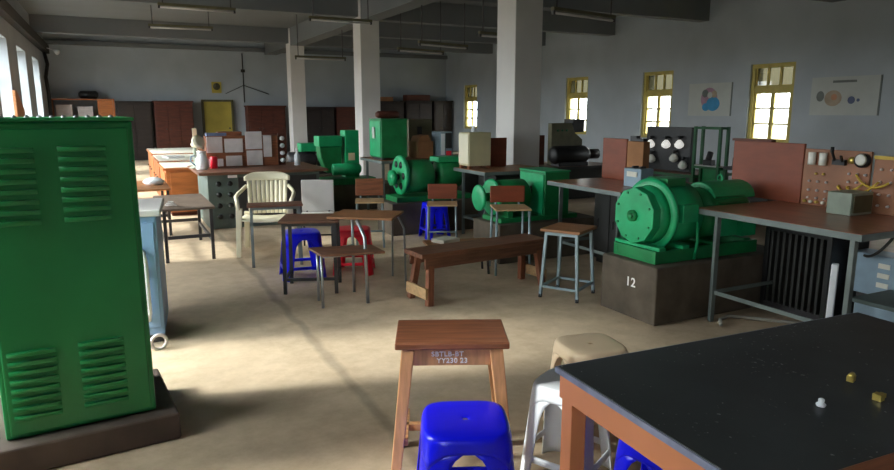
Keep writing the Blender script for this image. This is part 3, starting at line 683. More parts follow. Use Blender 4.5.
bd = thing('back_board', 'plain red-brown board standing on the workbench in front of the window', 'board', (4.90, 3.42, 0.8705), 0, 'wooden boards on the workbenches')
bw(MB().box(4.885, 4.91, 3.43, 4.10, 0.8705, 1.345), 'panel', 'board', bd, 0.004); bw(MB().box(4.911, 4.96, 3.45, 3.49, 0.8705, 1.3).box(4.911, 4.96, 3.98, 4.03, 0.4505, 1.3), 'support', 'wdark', bd)
bw(MB().box(4.87, 4.925, 3.72, 4.11, 1.346, 1.366), 'top_strip', 'wcab', bd)
bd = thing('back_board', 'plain red-brown board on the workbench behind the numbered machine', 'board', (4.85, 5.15, 0.8705), 0, 'wooden boards on the workbenches')
bw(MB().box(4.84, 4.865, 5.42, 5.80, 0.8705, 1.31), 'panel', 'board', bd, 0.004); bw(MB().box(4.866, 4.91, 5.5, 5.54, 0.8705, 1.27), 'support', 'wdark', bd)
bx = thing('box', 'narrow brown carton beside the plain board, behind the numbered machine', 'box', (4.95, 5.0, 0.8705))
bw(MB().box(4.84, 4.93, 5.17, 5.41, 0.8705, 1.29), 'carton', 'cardboard', bx, 0.006)
bw(MB().box(4.86, 4.92, 5.2, 5.3, 1.291, 1.32).box(4.86, 4.91, 5.3, 5.39, 1.291, 1.345), 'contents', 'black', bx)
bx = thing('meter_box', 'small pale blue-grey box on the workbench behind the numbered machine', 'box', (4.5, 4.82, 0.8705))
bw(MB().box(4.50, 4.66, 4.82, 5.06, 0.8705, 1.05), 'case', 'boxblue', bx, 0.006); bw(MB().box(4.492, 4.50, 4.87, 5.01, 0.97, 1.02), 'label_plate', 'paper', bx)
bw(MB().box(4.545, 4.615, 4.88, 4.90, 1.05, 1.07).box(4.545, 4.615, 4.98, 5.0, 1.05, 1.07), 'handle_lug', 'steeld', bx)

# instrument boards
def terminals(parent, x, ys, zs, m, r=0.010):
    for z in zs:
        for y in ys: bw(MB().cyl((x, y, z), (x - 0.018, y, z), r, r * 0.8, n=8), 'terminal', m, parent)
ib = thing('instrument_board', 'brown instrument board with two white cylinders, dial and terminals', 'instrument board', (4.9, 2.9, 0.8705), 0, 'instrument boards')
bw(MB().box(4.89, 4.912, 2.905, 3.425, 0.8705, 1.31), 'panel', 'board2', ib, 0.003)
for y in (3.345, 3.255): bw(MB().cyl((4.865, y, 1.19), (4.865, y, 1.285), 0.028, n=16).box(4.87, 4.89, y - 0.015, y + 0.015, 1.2, 1.27), 'fuse_holder', 'bulb', ib)
bw(MB().cyl((4.89, 2.955, 1.245), (4.85, 2.955, 1.245), 0.052, n=24), 'dial_body', 'black', ib)
bw(MB().rev((4.85, 2.955, 1.25), (-1, 0, 0), [(0, 0.044), (0.012, 0.035), (0.02, 0.0)], 20), 'dial_face', 'bulb', ib)
bw(MB().box(4.86, 4.89, 3.08, 3.18, 1.2, 1.24).bar((4.87, 3.16, 1.22), (4.83, 3.165, 1.30), 0.014).bar((4.87, 3.10, 1.22), (4.83, 3.095, 1.27), 0.014).cyl((4.83, 3.165, 1.295), (4.83, 3.165, 1.335), 0.013, n=10), 'knife_switch', 'black', ib)
bw(MB().cyl((4.89, 3.04, 1.24), (4.87, 3.04, 1.24), 0.025, n=14), 'brass_knob', 'brass', ib)
terminals(ib, 4.889, (3.36, 3.29, 3.22), (1.06, 0.99, 0.93), 'pinkpanel'); terminals(ib, 4.889, (3.31, 3.25), (1.12,), 'brass')
terminals(ib, 4.889, (3.05, 2.99, 2.93), (1.14, 1.08), 'pinkpanel'); terminals(ib, 4.889, (3.12, 3.05), (1.04, ), 'brass')
for k in range(5): bw(MB().cyl((4.889, 3.38 - 0.05 * k, 0.90), (4.865, 3.38 - 0.05 * k, 0.90), 0.012, n=8), 'terminal', 'bulb' if k % 2 else 'brass', ib)
ib2 = thing('instrument_board', 'brown terminal board with a yellow top strip at the picture edge', 'instrument board', (4.9, 2.2, 0.8705), 0, 'instrument boards')
bw(MB().box(4.89, 4.912, 2.25, 2.88, 0.8705, 1.26), 'panel', 'board2', ib2, 0.003)
bw(MB().box(4.88, 4.915, 2.25, 2.88, 1.261, 1.285), 'top_strip', 'cable', ib2, label='yellow top strip')
terminals(ib2, 4.889, [2.82 - 0.07 * k for k in range(8)], (1.19, 1.10, 1.01, 0.93), 'pinkpanel')
def sag(a, b, d, n=10): 
    a = Vector(a); b = Vector(b)
    return [a.lerp(b, i / n) + Vector((-0.02 * math.sin(PI * i / n), 0, -d * 4 * (i / n) * (1 - i / n))) for i in range(n + 1)]
for i, (p, q, d_, lb) in enumerate((((4.868, 3.12, 1.04), (4.868, 2.93, 1.08), 0.05, 'upper yellow lead looped across the instrument board'),
        ((4.866, 3.05, 1.04), (4.862, 2.82, 1.10), 0.06, 'lower yellow lead running from instrument board to terminal board'),
        ((4.868, 2.99, 1.14), (4.868, 2.75, 1.10), 0.06, 'topmost of the yellow leads, reaching to the terminal board'))):
    tag(MB().tube(sag(p, q, d_), 0.008).build('cable', 'cable'), lb, 'cable', group='yellow leads')
bx = thing('meter_box', 'grey-green box with a dark side on the bench by the instrument board', 'box', (4.6, 2.84, 0.8705))
bw(MB().box(4.60, 4.85, 2.835, 3.015, 0.8705, 1.03), 'case', 'boxgreen', bx, 0.006); bw(MB().box(4.62, 4.83, 2.827, 2.835, 0.89, 1.01), 'side_panel', 'olive', bx, label='darker olive side')  # darker panel paints shade on the side turned from the windows

# below the first bench
sw = thing('switch_box', 'blue-grey switch box with pale marks under the right end of the bench', 'box', (4.9, 2.72, 0.28))
bw(MB().box(4.85, 5.05, 2.55, 2.95, 0.28, 0.58), 'case', 'boxblue', sw, 0.008)
for k in range(3): bw(MB().box(4.842, 4.85, 2.66, 2.74, 0.35 + 0.07 * k, 0.385 + 0.07 * k), 'plate', 'paper', sw)
bw(MB().box(4.89, 5.01, 2.6, 2.9, 0, 0.28), 'stand', 'steeld', sw)
bx = thing('crate', 'low blue-grey metal crate on the floor at the right edge', 'box', (4.4, 2.3, 0))
bw(MB().box(4.40, 4.82, 2.15, 2.62, 0.0, 0.33), 'case', 'boxblue', bx, 0.01); bw(MB().box(4.385, 4.835, 2.135, 2.635, 0.33, 0.36), 'lid', 'slate', bx, 0.006); bw(MB().box(4.392, 4.40, 2.45, 2.57, 0.12, 0.22), 'plate', 'pinkpanel', bx)
tl = MB().box(-0.035, 0.035, -0.02, 0.02, 0.0, 0.62)
lt = thing('light_batten', 'white tube light batten leaning upright against the bench leg', 'light batten', (4.12, 2.60, 0), 0)
o = tl.build('housing', 'white', lt, 0.006); o.rotation_euler = (0, 0.06, 0.5)
o2 = MB().box(-0.02, 0.02, -0.028, -0.02, 0.05, 0.12).build('end_cap', 'steel', o)
rs = thing('resistance_bank', 'dark ribbed resistance bank standing under the brown workbench', 'resistor bank', (4.75, 3.2, 0))
bw(MB().box(4.66, 5.12, 2.98, 3.02, 0, 0.70).box(4.66, 5.12, 3.50, 3.54, 0, 0.70).box(4.66, 5.12, 3.02, 3.50, 0.66, 0.70), 'case', 'black', rs, 0.005)
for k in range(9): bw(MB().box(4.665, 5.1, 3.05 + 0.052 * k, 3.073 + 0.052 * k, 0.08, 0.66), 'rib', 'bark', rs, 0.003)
bw(MB().box(4.66, 5.12, 3.02, 3.50, 0.03, 0.08), 'base', 'steeld', rs)
tag(MB().tube([(3.98, 3.33, 0.016), (4.05, 3.40, 0.03), (4.18, 3.43, 0.03), (4.40, 3.25, 0.016), (4.62, 3.02, 0.016), (4.75, 2.80, 0.016), (4.70, 2.70, 0.016)], 0.014).build('conduit', 'pipe'), 'grey flexible conduit lying on the floor below the brown bench', 'pipe')
tag(MB().tube(sag((4.6, 2.5, 0.82), (4.85, 2.85, 0.56), 0.06), 0.01).build('cable', 'cableb'), 'dark cable hanging below the bench down to the switch box', 'cable')

def under_unit(label, x0, x1, y0, y1, h, n=3):  # added dark blocks stand for shade and dark clutter beneath benches
    u = thing('floor_cabinet', label, 'cabinet', (x0, y0, 0), 0, 'dark floor cabinets under the benches')
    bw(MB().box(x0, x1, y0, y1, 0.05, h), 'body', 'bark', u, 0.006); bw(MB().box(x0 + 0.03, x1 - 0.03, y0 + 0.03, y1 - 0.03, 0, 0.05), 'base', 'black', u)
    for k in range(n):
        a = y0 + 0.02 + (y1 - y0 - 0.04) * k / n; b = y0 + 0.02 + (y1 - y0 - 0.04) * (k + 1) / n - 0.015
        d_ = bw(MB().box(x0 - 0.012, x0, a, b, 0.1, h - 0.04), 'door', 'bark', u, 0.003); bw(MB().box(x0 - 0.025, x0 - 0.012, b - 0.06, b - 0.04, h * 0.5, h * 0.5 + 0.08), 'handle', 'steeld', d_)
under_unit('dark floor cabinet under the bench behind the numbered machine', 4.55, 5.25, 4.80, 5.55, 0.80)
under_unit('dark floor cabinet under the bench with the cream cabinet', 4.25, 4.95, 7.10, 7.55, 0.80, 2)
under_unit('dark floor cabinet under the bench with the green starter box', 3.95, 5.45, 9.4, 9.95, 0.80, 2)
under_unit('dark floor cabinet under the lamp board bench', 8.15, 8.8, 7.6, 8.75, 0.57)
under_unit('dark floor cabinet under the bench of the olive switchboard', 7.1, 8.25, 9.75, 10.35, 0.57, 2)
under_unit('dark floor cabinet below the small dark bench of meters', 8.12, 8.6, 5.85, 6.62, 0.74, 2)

# cream cabinet, starter box and clutter on the far benches
cc = thing('cream_cabinet', 'tall cream metal cabinet standing on a bench left of the column', 'cabinet', (4.2, 7.4, 0.8705))
CX0, CX1 = 4.04, 4.36
bw(MB().box(CX0, CX1, 7.42, 7.70, 0.905, 1.33), 'body', 'creamm', cc, 0.008); bw(MB().box(CX0 - 0.012, CX0, 7.43, 7.69, 0.93, 1.31), 'door', 'ivory', cc, 0.004)  # paler door paints window light on the left face
bw(MB().box(CX0, CX0 + 0.04, 7.43, 7.47, 0.8705, 0.905).box(CX1 - 0.04, CX1, 7.43, 7.47, 0.8705, 0.905).box(CX0, CX0 + 0.04, 7.64, 7.69, 0.8705, 0.905).box(CX1 - 0.04, CX1, 7.64, 7.69, 0.8705, 0.905), 'feet', 'wdark', cc)
small('vase', MB().rev((0, 0, 0), (0, 0, 1), [(0, 0.03), (0.03, 0.04), (0.06, 0.02), (0.08, 0.028)], 14), 'white', 'small white pot on top of the cream cabinet', 'pot', (4.19, 7.58, 1.3305))
bd = thing('back_board', 'narrow red board beside the cream cabinet, half behind the column', 'board', (4.5, 7.6, 0.8705), 0, 'wooden boards on the workbenches')
bw(MB().box(4.46, 4.72, 7.62, 7.65, 0.8705, 1.25), 'panel', 'board', bd, 0.003); bw(MB().box(4.5, 4.54, 7.651, 7.70, 0.8705, 1.1), 'support', 'wdark', bd)

sb = thing('starter_box', 'upright bright green starter box on the bench before the middle column', 'starter box', (3.6, 9.5, 0.8705))
bw(MB().box(3.60, 4.02, 9.36, 9.86, 0.90, 1.47), 'body', 'greend', sb, 0.008); bw(MB().box(3.585, 3.60, 9.38, 9.84, 0.92, 1.45), 'door', 'green', sb, 0.004)  # door in lighter green paints the window light on this side
bw(MB().box(3.56, 3.585, 9.58, 9.66, 1.19, 1.36), 'operating_handle', 'gplas', sb, 0.006, label='pale operating handle'); bw(MB().box(3.59, 4.03, 9.35, 9.87, 1.47, 1.485), 'lid', 'greend', sb)
bw(MB().box(3.62, 3.66, 9.4, 9.82, 0.8705, 0.90).box(3.96, 4.0, 9.4, 9.82, 0.8705, 0.90), 'feet', 'steeld', sb)
tag(MB().rev((0, 0, 0), (1, 0.1, 0), [(0, 0.03), (0.04, 0.055), (0.34, 0.06), (0.40, 0.03)], 12).build('bundle', 'wcab'), 'brown rolled bundle lying on top of the green starter box', 'bundle', (3.60, 9.58, 1.546))
ob = thing('switchboard', 'pale olive switch panel standing behind the cardboard carton', 'panel', (4.35, 9.9, 0.8705))
bw(MB().box(4.30, 4.72, 9.95, 10.05, 0.8705, 1.47), 'panel', 'olive', ob, 0.006); bw(MB().box(4.45, 4.53, 9.94, 9.95, 1.2, 1.35), 'meter', 'black', ob)
small('carton', MB().box(0, 0.28, 0, 0.3, 0, 0.26).prism([(0.02, 0.26), (0.26, 0.26), (0.2, 0.36), (0.06, 0.34)], 'y', 0.02, 0.28), 'cardboard', 'orange-brown carton on the bench beside the green starter box', 'box', (4.26, 9.5, 0.8705), 0.1, bev=0.005)
dv = thing('oscilloscope', 'pale blue-white instrument cabinet with dark window and pink sticker', 'instrument', (4.62, 9.42, 0.8705))
bw(MB().box(4.60, 4.82, 9.40, 9.72, 0.8705, 1.28), 'case', 'boxblue', dv, 0.006); bw(MB().box(4.69, 4.80, 9.392, 9.40, 1.02, 1.26), 'window', 'black', dv); bw(MB().box(4.70, 4.79, 9.391, 9.40, 0.90, 0.98), 'sticker', 'red', dv, label='pink sticker')
bw(MB().box(4.61, 4.675, 9.391, 9.40, 0.92, 1.25), 'front_strip', 'white', dv)

# second row near the right wall
workbench('dark workbench carrying the lamp board, near the window wall', 8.0, 8.9, 7.45, 9.0, 0.62, top='wbench', m='gdk')
lb = thing('lamp_board', 'black lamp load board with three white bulbs on top and three below', 'lamp board', (8.3, 8.2, 0.6205))
bw(MB().box(8.3, 8.36, 7.80, 8.80, 0.6205, 1.34), 'panel', 'black', lb, 0.005)
for (y, z, m_) in ((8.64, 1.07, 'lamp'), (8.28, 1.08, 'lamp'), (7.99, 1.09, 'lamp'), (8.60, 0.82, 'bulb'), (8.09, 0.86, 'bulb'), (7.89, 0.76, 'bulb')):
    b_ = bw(MB().rev((8.24, y, z + 0.05), (0, 0, -1), [(0, 0.02), (0.03, 0.05), (0.07, 0.075), (0.11, 0.07), (0.14, 0.03), (0.145, 0.0)], 16), 'lamp', m_, lb)
    bw(MB().cyl((8.24, y, z + 0.05), (8.24, y, z + 0.11), 0.025, n=12).box(8.24, 8.3, y - 0.015, y + 0.015, z + 0.075, z + 0.105), 'lamp_holder', 'black', b_)
gf = thing('metal_stand', 'open green angle iron stand right of the lamp board', 'stand', (8.0, 6.95, 0))
for (a, b) in ((7.98, 6.95), (7.98, 7.42), (8.14, 6.95), (8.14, 7.42)): bw(MB().box(a - 0.02, a + 0.02, b - 0.02, b + 0.02, 0, 1.37), 'post', 'gdk', gf)
for z in (0.32, 0.74, 1.33):
    bw(MB().box(8.0, 8.12, 6.955, 6.99, z, z + 0.035).box(8.0, 8.12, 7.38, 7.415, z, z + 0.035).box(7.965, 7.998, 6.97, 7.40, z, z + 0.035).box(8.122, 8.155, 6.97, 7.40, z, z + 0.035), 'rail', 'gdk', gf)
bw(MB().box(7.97, 8.15, 6.93, 7.44, 0.776, 0.79), 'shelf', 'gplas', gf)
bw(MB().box(8.157, 8.165, 6.97, 7.40, 0.36, 0.74), 'back_sheet', 'greend', gf)
def dark_meter(label, loc, rz, s=1.0):
    t = thing('meter', label, 'meter', loc, rz, 'black meters')
    MB().box(-0.09 * s, 0.09 * s, -0.07 * s, 0.07 * s, 0, 0.10 * s).build('case', 'black', t, 0.006); MB().cyl((0, -0.02, 0.1 * s), (0, 0.03, 0.24 * s), 0.055 * s, n=20).build('meter_head', 'steeld', t)
dark_meter('squat black meter on the shelf of the green stand', (8.06, 7.2, 0.7905), -1.4, 0.8)
workbench('small dark bench between the green stand and the plain board', 8.0, 8.7, 5.7, 6.88, 0.80, top='black', m='steeld')
dark_meter('larger black meter on the small dark bench right of the green stand', (8.2, 6.72, 0.8005), -0.6, 1.25)
dark_meter('low black meter near the end of the small dark bench', (8.25, 6.3, 0.8005), -0.4, 0.9)

workbench('dark bench under the olive switchboard below the far window', 6.9, 8.4, 9.6, 10.6, 0.62, top='wbench', m='steeld')
ol = thing('switchboard', 'olive switchboard with green lamps and a black side below the window', 'panel', (7.2, 10.0, 0.6205))
bw(MB().prism([(7.15, 0.6205), (7.85, 0.6205), (7.85, 1.08), (7.68, 1.20), (7.60, 1.38), (7.15, 1.38)], 'y', 10.0, 10.12), 'panel', 'olive', ol, 0.006)
bw(MB().box(7.64, 7.90, 10.02, 10.3, 1.21, 1.45), 'side_case', 'black', ol, 0.006)
for k in range(3): bw(MB().cyl((7.28 + 0.1 * k, 10.0, 1.25), (7.28 + 0.1 * k, 9.98, 1.25), 0.02, n=12), 'pilot_lamp', 'gdk', ol)
mc = thing('generator', 'long black machine lying on the dark bench before the olive switchboard', 'electrical machine', (7.1, 9.8, 0.6205))
bw(MB().rev((7.02, 9.8, 0.82), (1, 0, 0), [(0, 0.12), (0.04, 0.16), (0.7, 0.16), (0.8, 0.1)], 26), 'machine_body', 'black', mc); bw(MB().box(7.1, 7.75, 9.68, 9.92, 0.6205, 0.69), 'feet', 'steeld', mc); bw(MB().cyl((7.82, 9.8, 0.82), (8.05, 9.8, 0.82), 0.09, n=18), 'motor_body', 'steeld', mc)
bd = thing('back_board', 'dark red-brown board leaning left of the olive switchboard', 'board', (6.95, 10.2, 0.6205), 0, 'wooden boards on the workbenches')
bw(MB().box(6.93, 7.14, 10.2, 10.23, 0.6205, 1.16), 'panel', 'wcab', bd, 0.003); bw(MB().box(6.95, 6.98, 10.231, 10.28, 0.6205, 1.0), 'support', 'wdark', bd)

# ---------------------------------------------------------------- control desk with instrument panels, left of centre
cd = thing('control_desk', 'long dark topped control desk with a grey-green perforated side', 'desk', (1.05, 9.3, 0))
bw(MB().box(0.98, 2.75, 9.30, 10.75, 0.75, 0.785), 'desktop', 'wbench', cd, 0.006)
bw(MB().box(1.10, 2.65, 9.42, 10.6, 0.0, 0.75), 'pedestal', 'slate', cd, 0.008)
for r_ in range(4):
    for c_ in range(2): bw(MB().cyl((1.24 + 0.15 * c_, 9.42, 0.62 - 0.15 * r_), (1.24 + 0.15 * c_, 9.405, 0.62 - 0.15 * r_), 0.035, n=16), 'dial', 'black', cd)
bw(MB().box(1.5, 2.6, 9.412, 9.42, 0.06, 0.70), 'front_panel', 'steeld', cd)
for (x, lb_) in ((1.30, 'white switch plate'), (1.75, None)): bw(MB().box(x + 0.05, x + 0.17, 9.285, 9.30, 0.71, 0.745), 'switch_plate', 'pinkpanel', cd, 0.003, lb_)
pr = thing('instrument_rack', 'dark red rack of pale square instrument panels on the control desk', 'instrument rack', (1.3, 10.2, 0.7855))
bw(MB().box(1.20, 2.24, 10.2, 10.4, 0.7855, 1.24).box(1.38, 1.72, 10.22, 10.39, 1.2405, 1.30), 'frame', 'wdark', pr, 0.006)
for (x0, x1, z0, z1) in ((1.21, 1.43, 1.0, 1.23), (1.215, 1.43, 0.80, 0.91), (1.46, 1.72, 1.0, 1.20), (1.47, 1.70, 0.80, 0.95), (1.76, 2.0, 1.04, 1.30), (1.77, 2.0, 0.80, 1.02), (2.02, 2.14, 0.92, 1.24)):
    bw(MB().box(x0, x1, 10.175, 10.2, z0, z1), 'instrument_panel', 'pinkpanel', pr, 0.004)
bw(MB().box(1.22, 1.50, 10.21, 10.38, 1.2405, 1.285), 'cable_tray', 'ink4', pr)
tr = thing('terminal_column', 'narrow dark column of four white terminals at the rack end', 'terminal strip', (2.3, 10.25, 0.7855))
bw(MB().box(2.26, 2.36, 10.25, 10.3, 0.7855, 1.27), 'strip', 'wcab', tr)
for k in range(4): bw(MB().cyl((2.31, 10.25, 0.86 + 0.11 * k), (2.31, 10.21, 0.86 + 0.11 * k), 0.035, n=12), 'terminal', 'white', tr)
small('bottle', MB().rev((0, 0, 0), (0, 0, 1), [(0, 0.045), (0.15, 0.045), (0.19, 0.02), (0.24, 0.018), (0.25, 0.022)], 16), 'white', 'small white bottle right of the instrument rack on the control desk', 'bottle', (2.50, 10.1, 0.7855))
jg = thing('enamel_jug', 'large white-blue jug at the left end of the control desk', 'jug', (1.10, 9.9, 0.7855))
MB().rev((0, 0, 0), (0, 0, 1), [(0, 0.075), (0.02, 0.085), (0.14, 0.09), (0.2, 0.06), (0.25, 0.062), (0.26, 0.07)], 20).build('body', 'white', jg)
MB().tube([(-0.085, 0, 0.2), (-0.14, 0, 0.19), (-0.15, 0, 0.12), (-0.09, 0, 0.06)], 0.012).build('handle', 'boxblue', jg)
sg = thing('desk_fan', 'pale table fan with tilted head behind the white-blue jug', 'fan', (1.05, 10.2, 0.7855))
MB().rev((0, 0, 0), (0, 0, 1), [(0, 0.09), (0.02, 0.09), (0.04, 0.03), (0.3, 0.025)], 18).build('stand', 'boxgreen', sg)
MB().rev((0.02, -0.06, 0.36), (0.5, -0.7, 0.35), [(-0.08, 0.04), (0, 0.05), (0.02, 0.10), (0.06, 0.10), (0.07, 0.05)], 20).build('fan_head', 'ivory', sg)
small('red_tin', MB().rev((0, 0, 0), (0, 0, 1), [(0, 0.05), (0.16, 0.05), (0.17, 0.04)], 16), 'red', 'dull red tin standing between the jug and the rack', 'tin', (1.28, 10.05, 0.7855))
small('post_board', MB().box(-0.03, 0.03, -0.02, 0.02, 0, 0.56), 'cream', 'narrow upright pale board behind the fan on the control desk', 'board', (1.10, 10.6, 0.7855))

# wooden drawer desks with paper tops
for i, (y0, y1, z, lb_) in enumerate(((10.9, 12.1, 0.74, 'orange wood desk topped with pale papers, nearest of the left row'),
        (12.2, 13.9, 0.76, 'middle orange wood desk with pale papers in the left row'), (14.0, 16.0, 0.78, 'farthest orange wood desk with pale papers in the left row'))):
    t = thing('wooden_desk', lb_, 'desk', (0.68, y0, 0), 0, 'orange wooden desks')
    bw(MB().box(0.68, 1.7, y0, y1, 0.06, z - 0.03), 'carcass', 'worange', t, 0.006); bw(MB().box(0.64, 1.74, y0 - 0.03, y1 + 0.03, z - 0.03, z), 'desktop', 'worange', t, 0.004)
    bw(MB().box(0.73, 1.65, y0 + 0.05, y1 - 0.05, 0, 0.06), 'base', 'wcab', t)
    n = 3
    for k in range(n):
        a = y0 + 0.05 + (y1 - y0 - 0.1) * k / n; b = y0 + 0.05 + (y1 - y0 - 0.1) * (k + 1) / n - 0.03
        d_ = bw(MB().box(0.665, 0.68, a, b, 0.12, z - 0.07), 'door', 'worange', t, 0.004); bw(MB().cyl((0.665, b - 0.06, 0.45), (0.645, b - 0.06, 0.45), 0.015, n=10), 'knob', 'steeld', d_)
    d_ = bw(MB().box(0.74, 1.15, y0 - 0.014, y0, 0.12, z - 0.06), 'side_panel', 'worange', t, 0.004)
    tag(MB().box(-0.46, 0.46, -(y1 - y0) * 0.49, (y1 - y0) * 0.49, 0, 0.012).build('paper_sheet', 'paper'), ['large pale sheet spread on the nearest orange desk', 'large pale sheet spread on the middle orange desk', 'large pale sheet spread on the farthest orange desk'][i], 'paper', (1.13, (y0 + y1) / 2, z + 0.0005), 0.01)
small('paper_stack', MB().box(-0.14, 0.14, -0.2, 0.2, 0, 0.03), 'gplas', 'grey stack of papers on the middle orange desk', 'papers', (0.95, 12.9, 0.7730), 0.2)

# low tables at the left
def low_table(label, x0, x1, y0, y1, z, top):
    t = thing('low_table', label, 'table', (x0, y0, 0), 0, 'low tables at the left')
    bw(MB().box(x0, x1, y0, y1, z - 0.025, z), 'tabletop', top, t, 0.004)
    for a in (x0 + 0.04, x1 - 0.04):
        for b in (y0 + 0.05, y1 - 0.05): bw(MB().box(a - 0.017, a + 0.017, b - 0.017, b + 0.017, 0, z - 0.026), 'leg', 'steeld', t)
        bw(MB().box(a - 0.012, a + 0.012, y0 + 0.07, y1 - 0.07, 0.2, 0.235), 'stretcher', 'steeld', t)
    for b in (y0 + 0.05, y1 - 0.05): bw(MB().box(x0 + 0.06, x1 - 0.06, b - 0.012, b + 0.012, 0.25, 0.285), 'stretcher', 'steeld', t)
low_table('low brown table with leg rails behind the blue-grey cabinet', 0.38, 0.93, 7.45, 8.75, 0.585, 'lowtop')
low_table('plain pale brown low table farther down the left side', 0.02, 0.62, 9.15, 10.4, 0.62, 'wmid')
small('cloth_bundle', MB().rev((0, 0, 0), (0, 0, 1), [(0, 0.10), (0.04, 0.14), (0.08, 0.10), (0.10, 0.03)], 16), 'white', 'white cloth bundle lying on the far low table', 'cloth', (0.45, 9.75, 0.6205), 0)
small('wire_coil', MB().tube([((0.06 - 0.001 * i) * math.cos(i * PI / 8), (0.06 - 0.001 * i) * math.sin(i * PI / 8), 0.008 + 0.0012 * i) for i in range(40)], 0.007), 'gplas', 'small coil of pale wire on the low brown table', 'coil', (0.50, 7.65, 0.5855))

# things on the floor behind the bench
ls = thing('school_desk', 'toppled low seat with white papers behind the long bench', 'desk', (3.02, 5.72, 0), math.radians(-14), 'small school desks')
MB().box(-0.36, 0.30, -0.14, 0.14, 0.30, 0.32).build('desktop', 'wmid', ls, bev=0.004)
for a in (-0.3, 0.24):
    for b in (-0.1, 0.1): MB().tube([(a, b, 0.299), (a * 1.1, b * 1.15, 0)], 0.012).build('leg', 'steeld', ls)
small('paper_stack', MB().box(-0.11, 0.11, -0.09, 0.09, 0, 0.035), 'paper', 'white papers lying on the low seat behind the long bench', 'papers', (2.88, 5.77, 0.3205), 0.3)

# ---------------------------------------------------------------- back wall cupboards and fittings
def cupboard(label, x0, x1, z, m, y0=YB - 0.75, doors=2, y1=None):
    y1 = y1 or YB - 0.16
    t = thing('cupboard', label, 'cupboard', (x0, y0, 0), 0, 'wooden cupboards along the back wall')
    bw(MB().box(x0, x1, y0, y1, 0.08, z), 'carcass', m, t, 0.01); bw(MB().box(x0 + 0.03, x1 - 0.03, y0 + 0.03, y1 - 0.01, 0, 0.08), 'base', 'wblack', t)
    bw(MB().box(x0 - 0.03, x1 + 0.03, y0 - 0.04, y1, z, z + 0.05), 'cornice', m, t, 0.006)
    for k in range(doors):
        a = x0 + 0.03 + (x1 - x0 - 0.06) * k / doors; b = x0 + 0.03 + (x1 - x0 - 0.06) * (k + 1) / doors
        d_ = bw(MB().box(a + 0.01, b - 0.01, y0 - 0.022, y0, 0.14, z - 0.06), 'door', m, t, 0.006)
        hx = b - 0.07 if k % 2 == 0 else a + 0.07
        bw(MB().cyl((hx, y0 - 0.022, 1.0), (hx, y0 - 0.05, 1.0), 0.02, n=10), 'knob', 'steeld', d_)
    return t
cupboard('nearly black cupboard left of the yellow door', 0.20, 1.22, 1.86, 'wblack')
cupboard('dark red-brown cupboard next left of the yellow door', 1.30, 2.50, 1.88, 'wcab', doors=3)
cupboard('dark red cupboard between the yellow door and the far column', 4.30, 5.60, 1.74, 'wcab', doors=3)
cupboard('dark brown cupboard between the far and middle columns', 6.40, 7.40, 1.70, 'wblack')
cupboard('red-brown cupboard seen just left of the middle column', 7.50, 8.60, 1.70, 'wcab')
cupboard('black cupboard behind the green starter box', 8.75, 10.2, 1.92, 'wblack')
cupboard('dark cupboard with boxes on top near the back right corner', 10.3, 11.4, 1.95, 'wblack')
cupboard('last dark cupboard in the back right corner', 11.5, 12.3, 1.95, 'wblack')
small('carton', MB().box(0, 1.0, 0, 0.4, 0, 0.22), 'wcab', 'long dark box lying on the cupboard near the back right corner', 'box', (10.35, 24.1, 2.0005), bev=0.01)
small('carton', MB().box(0, 0.5, 0, 0.35, 0, 0.16), 'cardboard', 'small brown box on the cupboard behind the green starter box', 'box', (9.3, 24.15, 1.9705), bev=0.01)
sh = thing('shelf_unit', 'open orange wood shelf unit in the far left corner', 'shelf', (-1.6, 24.0, 0))
bw(MB().box(-1.62, -1.58, 24.0, 24.6, 0, 1.98).box(0.10, 0.15, 24.0, 24.6, 0, 1.98), 'side_panel', 'worange', sh, 0.004)
for z in (0.1, 0.7, 1.35, 1.94): bw(MB().box(-1.58, 0.10, 24.0, 24.6, z, z + 0.035), 'shelf_board', 'worange', sh, 0.003)
bw(MB().box(-0.38, -0.345, 24.0, 24.6, 0.136, 1.349), 'divider', 'worange', sh)
bw(MB().box(-0.34, 0.095, 24.02, 24.05, 1.39, 1.93), 'door', 'worange', sh)
for i, (x, wd, h, lb_) in enumerate(((-1.5, 0.45, 0.42, 'pale stack of ledgers on the upper shelf, left of the other stack'), (-0.9, 0.42, 0.36, 'pale stack of ledgers on the upper shelf next to the orange door'))):
    small('ledger_stack', MB().box(0, wd, 0, 0.4, 0, h), 'pinkpanel', lb_, 'ledgers', (x, 24.08, 1.3855), group='ledger stacks', bev=0.01)
small('bundle', MB().rev((0, 0, 0), (1, 0, 0), [(0, 0.06), (0.06, 0.12), (0.5, 0.13), (0.56, 0.06)], 14), 'black', 'dark rolled bundle on top of the far left shelf unit', 'bundle', (-0.85, 24.3, 2.106))
ck = thing('wall_clock', 'square yellowish clock with a dark round face above the yellow door', 'clock', (3.40, YB, 2.25))
bw(MB().box(3.24, 3.56, YB - 0.06, YB - 0.001, 2.22, 2.60), 'case', 'ydoor', ck, 0.01); bw(MB().cyl((3.40, YB - 0.06, 2.44), (3.40, YB - 0.075, 2.44), 0.12, n=28), 'clock_face', 'olive', ck)
bw(MB().box(3.395, 3.405, YB - 0.079, YB - 0.075, 2.44, 2.53).box(3.40, 3.46, YB - 0.079, YB - 0.075, 2.436, 2.444), 'hand', 'black', ck)
cn = thing('conduit', 'thin dark conduit with slanting branch wires on the back wall', 'conduit', (4.33, YB, 1.9))
